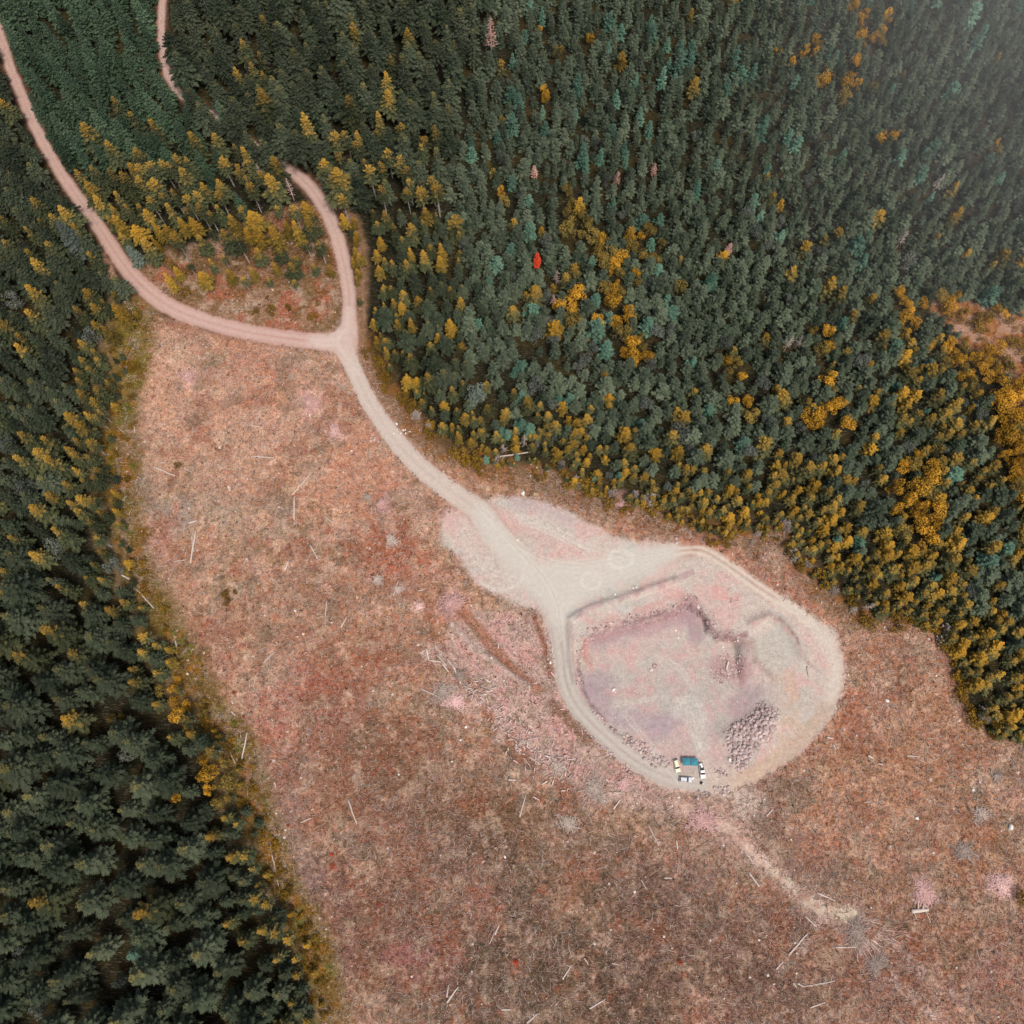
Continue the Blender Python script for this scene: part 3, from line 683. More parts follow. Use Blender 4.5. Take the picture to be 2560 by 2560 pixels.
# ------------------------------------------------------------------ TREES: where they stand
trees = []   # dict(kind, zone, x, y, z, s, v, rz)
cell = {}
def free(x, y, r):
    k = 9; i, j = int(x//k), int(y//k)
    for a in (i-1, i, i+1):
        for b in (j-1, j, j+1):
            for (X, Y, r2) in cell.get((a, b), ()):
                if (x-X)**2+(y-Y)**2 < ((r+r2)*.5)**2: return False
    return True
VIS = [ROAD_L, ROAD_R[:32], ROAD_R[-26:], ROAD_M]
VIS_U = [np.array(p) for p in VIS]
def clear_of_roads(x, y, h, r):
    for k, fr in ((.0, .15), (.25, .95), (.5, .8), (.75, .5), (1, .1)):
        u, v = UV(x, y, h*k); rp = r*fr*F*W0/depth(x, y, h*k)
        for p in VIS_U:
            d = np.hypot(p[:, 0]-u, p[:, 1]-v)
            if (d < p[:, 2]*.44+rp*.85).any(): return False
    return True
def add(kind, zone, x, y, s, var=None, rz=None, sp=None, label=None, mark=None):
    sh = KIND[kind][0]
    z = float(gz(x, y))
    trees.append(dict(kind=kind, zone=zone, x=x, y=y, z=z, s=s, v=rng.randrange(len(SH[sh])) if var is None else var, rz=rng.uniform(0, 6.28) if rz is None else rz, label=label, mark=mark, ax=rng.uniform(.80, 1.2)*(1 if zone != 'R' else .88 if y > P(1280, 560)[1] else 1.14)))
    r = sp if sp else BASER[sh]*s*1.5
    cell.setdefault((int(x//9), int(y//9)), []).append((x, y, r))
def bdist(u, v, pts): return float(seg_dist(np.array([u]), np.array([v]), pts)[0][0])
def pin(u, v, pts): return bool(inside(np.array([float(u)]), np.array([float(v)]), pts)[()] if np.ndim(u) else inside(np.array([float(u)]), np.array([float(v)]), pts)[0])

# --- named single trees first (base position in image pixels)
def single(kind, u, v, s, label, zone='single', **k):
    x, y = P(u, v); add(kind, zone, x, y, s, label=label, mark=True, **k)
single('golden_fir', 333, 822, .86, 'lone golden fir leaning out at the bend where the left forest meets the dirt road', var=1)
single('golden_fir', 300, 865, .72, 'smaller golden fir with bare pale trunk just below the lone golden fir', var=2)
GOLDCL = [ # golden broadleaf clumps: (u, v, spread, n, scale, zone)
 (530,1945,36,8,.85,'L'),(480,1790,26,4,.7,'L'),(440,1730,16,3,.7,'L'),(300,1790,20,3,.6,'L'),(430,1985,14,2,.6,'L'),(450,1700,14,2,.6,'L'),
 (2290,1170,30,4,.85,'R'),(2295,1235,38,7,.95,'R'),(2300,1300,34,6,.9,'R'),(2275,1150,20,2,.7,'R'),
 (1430,560,40,6,.75,'R'),(1500,630,44,7,.75,'R'),(1590,650,50,9,.75,'R'),(1530,690,36,5,.7,'R'),(1415,520,20,2,.7,'R'),
 (1420,790,26,4,.8,'R'),(1535,810,24,5,.9,'R'),(1520,760,16,2,.8,'R'),(1590,900,26,4,.75,'R'),(1575,870,20,3,.7,'R'),
 (1400,160,10,1,.85,'R'),(1365,250,12,2,.7,'R'),(1355,90,5,1,.6,'R'),(1478,110,5,1,.6,'R'),(1690,730,8,1,.75,'R'),
 (1830,930,24,4,.7,'R'),(1850,1020,20,3,.7,'R'),(2050,870,24,4,.75,'R'),(2060,1040,40,6,.8,'R'),(2070,970,16,2,.8,'R'),
 (2100,230,46,8,.8,'R'),(2020,140,20,4,.7,'R'),(1970,160,20,3,.7,'R'),(2150,40,40,7,.75,'R'),(2180,110,36,5,.7,'R'),(2205,360,14,2,.7,'R'),(2470,385,12,2,.7,'R'),(1835,15,14,2,.75,'R'),
 (2535,990,30,12,.9,'R'),(2545,1070,32,14,.95,'R'),(2550,1150,28,12,.9,'R'),(2555,1220,24,8,.85,'R'),(2400,940,36,6,.7,'R'),(2440,930,30,5,.7,'R'),(2490,920,24,4,.7,'R'),(2260,800,36,6,.65,'R'),(2360,770,20,4,.6,'R'),(2470,800,20,3,.6,'R'),
 (2370,900,30,4,.7,'R'),(1268,320,8,1,.6,'M'),(1225,440,14,2,.6,'M'),(1255,500,14,2,.6,'M')]
for (u, v, sp, n, sc, zn) in GOLDCL:
    k = 0
    for t in range(n*14):
        uu, vv = u+rng.gauss(0, sp*.62), v+rng.gauss(0, sp*.62); x, y = P(uu, vv); s = sc*rng.uniform(.72, 1.15)
        if free(x, y, BASER['leaf']*s*1.15):
            ol = (1380 < u < 1600 and 500 < v < 700) or zn == 'M'
            add('olive_broadleaf_tree' if rng.random() < (.8 if ol else .25) else 'golden_broadleaf_tree', zn, x, y, s, sp=BASER['leaf']*s*1.25); k += 1
        if k >= n: break
# special conifers
SPECIAL = []
def special(name, u, v, h, geo, label, cat):
    x, y = P(u, v); SPECIAL.append((name, x, y, float(gz(x, y)), geo, label, cat))
    cell.setdefault((int(x//9), int(y//9)), []).append((x, y, 4.5))

ONLYL = [(-400,-400)]+[(p[0]-p[2]*.5, p[1]) for p in ROAD_L if p[1] < 700]+[(300,760)]+EDGE_L+[(850,3000),(-600,3000),(-600,-400)]
MIDB = [(1230,-400),(1215,0),(1205,150),(1150,300),(1120,460),(1125,560),(1165,700),(1150,850),(1180,1000),(1200,1166)]
def mid_x(v): return np.interp(v, [p[1] for p in MIDB], [p[0] for p in MIDB])
EL = np.array([(p[0], p[1]) for p in EDGE_L], float); ER = np.array(EDGE_R, float)
def zone_of(u, v):
    if pin(u, v, ONLYL): return 'L'
    if pin(u, v, CLEAR) or pin(u, v, LOOP) or pin(u, v, GLADE): return None
    # right of left road
    lr = np.interp(v, [p[1] for p in ROAD_L], [p[0] for p in ROAD_L])
    if v < 760 and u > lr:
        if u > mid_x(v): return 'R'
        rr = [(p[1], p[0]) for p in ROAD_R[::-1]]
        rx = np.interp(v, [a for a, b in rr], [b for a, b in rr])
        if u < rx and v < 700: return 'T'
        return 'M'
    if u > mid_x(v): return 'R'
    return 'M'
def scatter(n, umin, umax, vmin, vmax, fn):
    x0 = min(P(umin, vmax)[0], P(umin, vmin)[0]); x1 = max(P(umax, vmin)[0], P(umax, vmax)[0]); y0 = P(1280, vmax)[1]; y1 = P(1280, vmin)[1]
    r_ = np.random.RandomState(5); x = r_.uniform(x0, x1, n); y = r_.uniform(y0, y1, n); u, v = UV(x, y)
    k = (u > umin) & (u < umax) & (v > vmin) & (v < vmax); x, y, u, v = x[k], y[k], u[k], v[k]
    inl = inside(u, v, ONLYL); no = inside(u, v, CLEAR) | inside(u, v, LOOP) | inside(u, v, GLADE)
    lr = np.interp(v, [p[1] for p in ROAD_L], [p[0] for p in ROAD_L]); mxx = mid_x(v)
    rr = [(p[1], p[0]) for p in ROAD_R[::-1]]; rx = np.interp(v, [a for a, b in rr], [b for a, b in rr])
    zn = np.where(inl, 'L', np.where(no, '', np.where(u > mxx, 'R', np.where((v < 700) & (u > lr) & (u < rx), 'T', 'M'))))
    eL = seg_dist(u, v, EDGE_L)[0]; eR = seg_dist(u, v, EDGE_R)[0]; g = fbm(x, y, 25, 3, 300)
    dr, wr = seg_dist(u, v, ROAD_R)
    for i in range(len(x)):
        if zn[i]: fn(float(x[i]), float(y[i]), float(u[i]), float(v[i]), str(zn[i]), float(eL[i]), float(eR[i]), float(g[i]), bool(dr[i] < wr[i]*.5+4))
def jn(x, y, size, seed): return float(fbm(np.array([x]), np.array([y]), size, 3, seed)[0])
def grow(x, y, u, v, zn, eL, eR, g, onroad):
    if onroad: return
    r = rng.random()
    if zn == 'L':
        e = eL
        if e < 8 and v > 740: return
        pg = (.36 if v < 1650 else .06)+.65*max(0, 1-e/150)+.35*(g-.5)
        if v < 560: pg = .04
        if v > 1750 and e > 160: pg = .07
        kind = 'golden_tipped_fir' if r < pg else 'fir_tree'
        if e < 26 and r < .5: kind = 'bare_trunked_fir'
        s = rng.uniform(.62, 1.0) if e > 90 else rng.uniform(.5, .8)
        if v > 1500 and e > 120: s = rng.uniform(.9, 1.36)
        if v < 620: s = rng.uniform(.6, .9)
        if rng.random() < .02: kind = 'grey_broadleaf_tree'; s = 1
    elif zn == 'T':
        pg = float(sstep(250, 560, np.array(v+100*(g-.5))))*.85
        if u < 260 and v < 420: pg *= .2
        kind = 'golden_tipped_fir' if r < pg else 'spire_fir_tree'
        if v > 430 and u > 380 and r < .35: kind = 'bare_trunked_fir'
        if v > 590 and r < .4: kind = 'golden_fir'
        s = rng.uniform(.68, .98) if kind != 'spire_fir_tree' else rng.uniform(.75, 1.1)
        if v > 560: s *= .8
    elif zn == 'M':
        if eR < 18 and v > 560: return
        e = eR
        pg = (.14 if u < 1100 else .06)+(.26 if v > 470 else 0)+.3*(g-.5)+.62*max(0, 1-e/150)*(1 if v > 550 else .45)
        if v < 120: pg = .08
        kind = 'golden_tipped_fir' if r < pg else 'fir_tree'
        s = rng.uniform(.68, 1.08)
        if v > 560: s = rng.uniform(.42, .78); kind = kind if r > .12 else 'golden_fir'
        if 830 < u < 1110 and 380 < v < 560 and r < .6: kind = 'bare_trunked_fir'; s = rng.uniform(.7, .95)
        if e < 45 and v > 560: s = rng.uniform(.3, .55); kind = 'golden_fir' if r < .5 else 'golden_tipped_fir'
        if v > 1020: s = rng.uniform(.3, .5)
    else:
        e = eR
        ne = max(0, 1-e/230)
        band = max(0, 1-abs(v-(760+.15*(u-1300)))/420)
        pt = .10*max(0, 1-abs(v-620)/520)*max(0, 1-abs(u-1500)/800)+.03+(.08 if v < 420 else 0)
        pg = min(.84, 1.35*ne**1.25)+(.34 if u > 2230 and 780 < v < 1420 else 0)+.03+.14*max(0, (g-.45)*3)*(1 if v > 620 else .25)+(.16 if u > 1900 and v > 900 else 0)-(.03 if v < 420 else 0)
        if r < pg: kind = 'golden_young_conifer' if rng.random() < .74 else 'golden_sapling'
        elif r < pg+pt: kind = 'blue_spruce'
        elif r < pg+pt+.05 and v > 350: kind = 'grey_broadleaf_tree'
        else: kind = 'young_conifer'
        sz = .98 if e > 160 else .48+.5*e/160
        if v < 350: sz = 1.02
        if u > 2150 and v > 1250: sz = max(sz, .8)
        s = sz*rng.uniform(.66, 1.22)
        if v < 620: s *= 1.08
        if kind == 'grey_broadleaf_tree': s *= .75
    sh = KIND[kind][0]
    den = {'fir': 1.34, 'bare': 1.45, 'spire': 1.46, 'young': 1.24, 'leaf': 1.25}[sh]
    rad = BASER[sh]*s
    if not free(x, y, rad*den): return
    if e_road(u, v, rad, x, y, s*BASEH[sh]): return
    add(kind, zn, x, y, s, sp=rad*den)
def e_road(u, v, rad, x, y, h):
    if u < 1250 and v < 1250: return not clear_of_roads(x, y, h, rad)
    return False

special('dead_pink_conifer', 1229, 135, 24, snag_geo(24, .3, 401, 60, 4.6, .2), 'tall dead conifer with bare pinkish branches at the top of the forest', 'tree')
special('red_conifer', 1342, 668, 13, None, 'small bright red conifer standing alone among dark green trees', 'tree')
for (u, v, lab, hh, m_) in [
 (1958,880,'bleached grey snag with spreading branches among dark young conifers, left of a pair',16,'greywood'),
 (1984,874,'bleached grey snag with spreading branches among dark young conifers, right of a pair',14,'greywood'),
 (1382,770,'pale lilac dead conifer among green trees below the bright red conifer',12,'pinkwood'),
 (1390,712,'pale dead conifer standing just above the lilac dead one, below the bright red conifer',13,'greywood'),
 (2155,1525,'pale dead conifer with thin bare branches at the forest edge beyond the gravel pit',15,'greywood'),
 (1540,465,'rust brown dead conifer among green trees, left of two',11,'pinkdead'),
 (1630,445,'rust brown dead conifer among green trees, right of two',11,'pinkdead'),
 (1815,640,'tilted reddish dead conifer in the middle of the right-hand forest',11,'pinkdead'),
 (1335,450,'orange brown dead conifer at the left of the young forest',11,'pinkdead'),
 (2330,480,'grey dead conifer in the hazy upper right forest',14,'greywood'),
 (2240,620,'grey dead conifer in the right-hand forest above the small glade',14,'greywood'),
 (1310,1115,'bare standing trunk with broken branches at the forest edge above the road',13,'greywood'),
 (1258,1130,'broken bare trunk leaning among golden trees at the forest edge',9,'greywood'),
 (665,470,'white dead conifer in the golden grove inside the road loop',18,'greywood'),
 (735,500,'pinkish dead treetop among golden firs near the loop road',17,'pinkwood')]:
    special('dead_conifer', u, v, hh, snag_geo(hh, .2, int(u+v), 40, 2.4, .3), lab, 'tree'); SPECIAL[-1] += (m_,)
special('silver_fir', 1192, 1012, 15, None, 'large round silver grey tree among golden trees right of the road', 'tree')
special('silver_conifer', 215, 640, 26, None, 'tall pale grey-green conifer beside the left dirt road', 'tree')
special('silver_spruce', 352, 662, 14, None, 'blue-grey spruce with frosted top at the lower corner of the road loop', 'tree')
special('teal_spruce', 362, 2373, 16, None, 'small bright teal spruce sunk among dark firs at lower left', 'tree')
special('teal_spruce', 1325, 600, 15, None, 'pale turquoise spruce above the bright red conifer', 'tree')

for p in smooth_pts([(505,292),(520,302),(545,318),(620,374),(690,424),(728,452)], 2):
    for k in range(2):
        u, v = p[0]+rng.uniform(-8, 8), p[1]+rng.uniform(2, 24)+k*10; x, y = P(u, v)
        if free(x, y, 5): add('golden_tipped_fir' if rng.random() < .4 else 'fir_tree', 'T', x, y, rng.uniform(.8, 1.05), sp=5)
scatter(60000, -330, 2900, -330, 2860, grow)
print('trees', len(trees))
# --- shrubs: forest margins
def shrub_at(kind, u, v, s, label=None, zone='E'):
    x, y = P(u, v); add(kind, zone, x, y, s, label=label, mark=bool(label), sp=.5)
for i in range(150):
    t = rng.random()*(len(EDGE_R)-9)+6; k = int(t); f = t-k; a, b = EDGE_R[k], EDGE_R[k+1]
    u, v = a[0]+(b[0]-a[0])*f, a[1]+(b[1]-a[1])*f
    dd = rng.gauss(-2, 16)
    if v < 900: dd = rng.gauss(4, 7); u -= 2*dd; 
    else: v += dd
    if i % 4 == 0 and v > 1050: shrub_at('grey_shrub', u, v-10, rng.uniform(.5, 1.0), zone='R')
    else: shrub_at('ochre_shrub', u, v, rng.uniform(.8, 1.7), zone='R')
for i in range(120):
    k = rng.randrange(len(EDGE_L)-2); f = rng.random(); a, b = EDGE_L[k], EDGE_L[k+1]
    x, y = P(a[0]+(b[0]-a[0])*f+rng.gauss(4, 9), a[1]+(b[1]-a[1])*f); sc_ = rng.uniform(.22, .42)
    if free(x, y, 3.2): add(rng.choice(['golden_fir', 'golden_tipped_fir', 'fir_tree']), 'L', x, y, sc_, sp=3)
for i in range(110):
    k = rng.randrange(len(EDGE_L)-2); f = rng.random(); a, b = EDGE_L[k], EDGE_L[k+1]
    u = a[0]+(b[0]-a[0])*f+rng.gauss(20, 20); v = a[1]+(b[1]-a[1])*f
    shrub_at('ochre_shrub', u, v, rng.uniform(.6, 1.4), zone='L')
for i in range(420):
    u, v = rng.uniform(340, 850), rng.uniform(500, 800)
    if pin(u, v, LOOP) and bdist(u, v, ROAD_L) > 40 and bdist(u, v, ROAD_R) > 36:
        x, y = P(u, v)
        if v < 735 or i > 60:
            if v > 735: continue
            sc_ = rng.uniform(.45, .85)*(1 if v < 660 else .75)
            if free(x, y, 5.2) and clear_of_roads(x, y, 28*sc_, 4): add(rng.choice(['golden_fir', 'bare_trunked_fir', 'golden_tipped_fir']), 'T', x, y, sc_, sp=5.5)
        else: shrub_at('ochre_shrub', u, v, rng.uniform(.7, 1.7), zone='loop')
for i in range(130):
    u, v = rng.uniform(2330, 2620), rng.uniform(750, 1180)
    if pin(u, v, GLADE): shrub_at('ochre_shrub', u, v, rng.uniform(.8, 1.9), zone='glade')
for u, v, s, lab in [(566,1487,1.3,'round ochre shrub in the clearing, upper of a touching pair'),(569,1506,1.3,'round ochre shrub in the clearing, lower of a touching pair'),
  (448,1168,1.2,'small round ochre shrub beside a pale log in the upper left clearing'),(589,1482,.8,'faint orange shrub beside the touching pair of ochre shrubs'),(2545,2240,2.2,'orange shrub at the right edge of the clearing')]:
    shrub_at('ochre_shrub', u, v, s, lab)
for u, v, s, lab in [(586,1732,.7,'tiny bright red shrub at the left edge of the clearing below the orange trees'),(948,2262,.7,'tiny bright red shrub alone in the dark lower clearing'),(722,2064,.6,'tiny red shrub in the clearing by the lower forest edge'),
  (830,2135,.8,'small red shrub, upper of two in the lower left clearing'),(832,2165,.8,'small red shrub, lower of two in the lower left clearing'),(1700,2405,.9,'low red shrub streak in the lower middle clearing'),(610,1792,.8,'dull red shrub near the left forest edge above two leaning logs'),(1290,2405,.9,'orange red low shrub in the bottom middle of the clearing')]:
    shrub_at('red_shrub', u, v, s*.7, lab)

# ------------------------------------------------------------------ TREES: build things and forest masses
ZN = {'L': 'left forest', 'T': 'wood between the upper dirt roads', 'M': 'wood right of the loop road', 'R': 'right-hand forest',
      'E': 'clearing', 'loop': 'grass inside the road loop', 'glade': 'bare glade at the right', 'single': 'road bend'}
DESC = {'fir_tree': ('tall dark grey-green fir', 'fir'), 'spire_fir_tree': ('slim pointed dark green fir', 'fir'), 'golden_tipped_fir': ('tall fir with golden yellow top', 'fir'),
 'bare_trunked_fir': ('golden fir with long bare pale trunk', 'fir'), 'young_conifer': ('small dark green conifer', 'conifer'), 'golden_young_conifer': ('small conifer with ochre top', 'conifer'),
 'blue_spruce': ('small bright blue-green spruce', 'spruce'), 'golden_broadleaf_tree': ('bushy orange-yellow broadleaf tree', 'tree'), 'grey_broadleaf_tree': ('rounded grey-green bushy tree', 'tree'),
 'golden_fir': ('golden ochre fir', 'fir'), 'olive_broadleaf_tree': ('bushy olive-gold tree', 'tree'), 'ochre_shrub': ('low ochre shrub', 'shrub'), 'grey_shrub': ('pale grey twiggy shrub', 'shrub'), 'red_shrub': ('red shrub', 'shrub'), 'golden_sapling': ('small all-golden conifer', 'conifer')}
SUBZ = [(lambda u, v: v < 600, 'near the top of the picture'), (lambda u, v: v < 1300, 'at mid height of the picture'), (lambda u, v: True, 'low in the picture')]
HOR = {'R': [(lambda u: u < 1700, 'its left third'), (lambda u: u < 2130, 'its middle'), (lambda u: True, 'its far right')]}
def place(kind, t, label, group, cat):
    sc = KIND[kind]; o = None
    loc = (t['x'], t['y'], t['z'])
    if kind in PARTED:
        root = empty(kind, loc, t['rz'], t['s']); root.scale = (t['s']*t['ax'], t['s']*t['ax'], t['s'])
        tr = link('trunk', TM[sc[0], sc[2], t['v']], root); cr = link('crown', CM[kind, t['v']], root)
        o = root
    else:
        o = link(kind, JM[kind, t['v']], None, loc); o.rotation_euler = (0, 0, t['rz']); o.scale = (t['s']*t['ax'], t['s']*t['ax'], t['s'])
    tag(o, label, cat, group); return o
by = {}
for t in trees:
    u, v = UV(t['x'], t['y'], t['s']*BASEH[KIND[t['kind']][0]]*.6)
    t['u'], t['v_'] = u, v
    t['size'] = t['s']*BASER[KIND[t['kind']][0]]/depth(t['x'], t['y'], 15)
    t['inn'] = -8 < u < 2568 and -8 < v < 2568
    by.setdefault(t['kind'], []).append(t)
PROTO = {}
def gn_forest(name, kind, lst, label):
    col = bpy.data.collections.new('stock_'+kind)
    for i in range(len(SH[KIND[kind][0]])):
        po = bpy.data.objects.new('stock_%s_%02d' % (kind, i), JM[kind, i]); col.objects.link(po)
    me = bpy.data.meshes.new(name)
    me.from_pydata([(t['x'], t['y'], t['z']) for t in lst], [], [])
    a = me.attributes.new('sc', 'FLOAT_VECTOR', 'POINT'); a.data.foreach_set('vector', np.array([(t['s']*t['ax'], t['s']*t['ax'], t['s']) for t in lst], np.float32).ravel())
    a = me.attributes.new('rot', 'FLOAT_VECTOR', 'POINT'); a.data.foreach_set('vector', np.array([(0, 0, t['rz']) for t in lst], np.float32).ravel())
    a = me.attributes.new('pick', 'INT', 'POINT'); a.data.foreach_set('value', np.array([t['v'] for t in lst], np.int32))
    o = link(name, me)
    ng = bpy.data.node_groups.new('scatter_'+kind, 'GeometryNodeTree')
    ng.interface.new_socket('Geometry', in_out='INPUT', socket_type='NodeSocketGeometry'); ng.interface.new_socket('Geometry', in_out='OUTPUT', socket_type='NodeSocketGeometry')
    gi_ = ng.nodes.new('NodeGroupInput'); go = ng.nodes.new('NodeGroupOutput')
    ip = ng.nodes.new('GeometryNodeInstanceOnPoints'); ciN = ng.nodes.new('GeometryNodeCollectionInfo')
    ciN.inputs[0].default_value = col; ciN.inputs['Separate Children'].default_value = True; ciN.inputs['Reset Children'].default_value = True
    def na(nm, dt):
        n = ng.nodes.new('GeometryNodeInputNamedAttribute'); n.data_type = dt; n.inputs[0].default_value = nm
        return [s for s in n.outputs if s.enabled and s.name == 'Attribute'][0]
    L = ng.links.new
    L(gi_.outputs[0], ip.inputs['Points']); L(ciN.outputs[0], ip.inputs['Instance']); ip.inputs['Pick Instance'].default_value = True
    L(na('pick', 'INT'), ip.inputs['Instance Index']); L(na('rot', 'FLOAT_VECTOR'), ip.inputs['Rotation']); L(na('sc', 'FLOAT_VECTOR'), ip.inputs['Scale'])
    L(ip.outputs[0], go.inputs[0])
    md = o.modifiers.new('scatter', 'NODES'); md.node_group = ng
    tag(o, label, 'forest', kind='stuff'); return o
for kind, lst in by.items():
    d, cat = DESC[kind]
    lst.sort(key=lambda t: (not t['mark'], not t['inn'], -t['size']))
    ind = [t for t in lst[:300] if t['inn']]; rest = [t for t in lst if t not in ind] if len(lst) < 1 else lst[len(ind):]
    for t in ind:
        if t['label']: place(kind, t, t['label'], None, cat); continue
        zn = ZN[t['zone']]
        vv = t['v_']
        where = 'in the '+zn
        e = float(seg_dist(np.array([t['u']]), np.array([vv]), EDGE_L if t['zone'] == 'L' else EDGE_R)[0][0]) if t['zone'] in ('L', 'M', 'R') else 99
        if t['zone'] in ('L', 'R', 'M'):
            hb = ('upper', 'middle', 'lower')[0 if vv < 620 else 1 if vv < 1350 else 2]
            if kind.endswith('shrub'): where = 'along the edge of the '+zn
            elif e < 75 and vv > 520: where = 'edging the '+zn
            elif t['zone'] == 'R': where = 'in the %s %s' % ('hazy far' if t['u'] > 2000 and vv < 620 else hb+(' right of the' if t['u'] > 2050 else ' left of the' if t['u'] < 1550 else ' middle of the'), zn)
            elif t['zone'] == 'L': where = 'in the %s part of the %s' % (hb if vv < 1700 else 'lowest', zn)
            else: where = 'in the %s %s' % (hb, zn)
        place(kind, t, '%s %s' % (d, where), '%ss %s' % (d, where), cat)
    if rest: gn_forest(kind.replace('_tree', '')+'_forest', kind, rest, 'mass of more distant %ss filling the rest of the forest' % d)
    print(kind, len(lst), len(ind), len(rest))
# special single trees
for S in SPECIAL:
    name, x, y, z, geo, label, cat = S[:7]
    root = empty(name, (x, y, z), rng.uniform(0, 6)); tag(root, label, cat)
    def tc(cg, tg, cmat, tmat): link('trunk', trunk_mesh('trunk', tg, tmat), root); link('crown', crown_mesh('crown', cg, cmat), root)
    if name == 'red_conifer': tc(conifer_geo(12, 1.9, .1, 11, 7, 2, 501, .7, 1.3, .15), trunk_geo(12, .15, 502), M['red'], M['bark'])
    elif name == 'silver_fir': tc(leafy_geo(17, 5.0, 503, 22, 90, .6, .62, .6), trunk_geo(14, .25, 504), M['silver'], M['palebark'])
    elif name == 'silver_conifer': tc(conifer_geo(29, 5.0, .15, 17, 9, 4, 505, .7, 1.1, .25), trunk_geo(29, .4, 506), M['silver'], M['bark'])
    elif name == 'silver_spruce': tc(conifer_geo(16, 3.6, .08, 12, 8, 3, 507, .75, 1.1, .2), trunk_geo(16, .22, 508), M['silver'], M['bark'])
    elif name == 'teal_spruce': tc(conifer_geo(17 if y < 0 else 15, 3.4, .1, 12, 8, 3, 509, .7, 1.15, .2), trunk_geo(15, .2, 510), M['teal'], M['bark'])
    else:
        vs, fs = geo; mt = M[S[7]] if len(S) > 7 and S[7] in ('greywood', 'pinkwood') else M['pinkwood']
        link('trunk', trunk_mesh('trunk', (vs, fs), mt), root)
        hh = max(p[2] for p in vs)
        if (len(S) > 7 and S[7] == 'pinkdead') or name == 'dead_pink_conifer':
            Rm = 1.6 if name == 'dead_conifer' else 2.4
            link('crown', crown_mesh('crown', conifer_geo(hh, Rm, .3, 9, 6, 1, int(hh*7+x) , .7, .9, .1), M['pinkdead']), root)

# ------------------------------------------------------------------ LOGS
def log_mesh(L, r, sd, mat=None, stubs=2):
    q = random.Random(sd); vs = []; fs = []
    n = 5; pts = [(L*(i/(n-1)-.5), q.uniform(-.02, .02)*L*.5, q.uniform(-.03, .03)) for i in range(n)]
    tube(vs, fs, pts, [r*(1-.35*i/(n-1)) for i in range(n)], 8)
    for k in range(stubs):
        x = q.uniform(-.4, .4)*L; a = q.uniform(.1, 3.0); m_ = q.uniform(2, 6)
        tube(vs, fs, [(x, 0, 0), (x+q.uniform(.2, .9), math.cos(a)*r*m_, math.sin(a)*r*m_*.5)], [r*.3, r*.1], 4)
    return new_mesh('fallen_log', vs, fs, [mat or M['log']], smooth=True)
def put_log(u1, v1, u2, v2, r, label, group=None, name='fallen_log', mat=None, lift=0.0):
    a = PZ(u1, v1); b = PZ(u2, v2); L = math.dist(a[:2], b[:2])
    me = log_mesh(L, r, int(u1*7+v1*3), mat, 2 if L < 6 else 5)
    o = link(name, me, None, ((a[0]+b[0])/2, (a[1]+b[1])/2, max(a[2], b[2], float(gz((a[0]+b[0])/2, (a[1]+b[1])/2)))+r*.75+lift))
    o.rotation_euler = (0, 0, math.atan2(b[1]-a[1], b[0]-a[0])); tag(o, label, 'log', group); return o
K = 860/1932
def cr(ox, oy, lst): return [(ox+a*K, oy+b*K, ox+c*K, oy+d*K) for a, b, c, d in lst]
logs = []
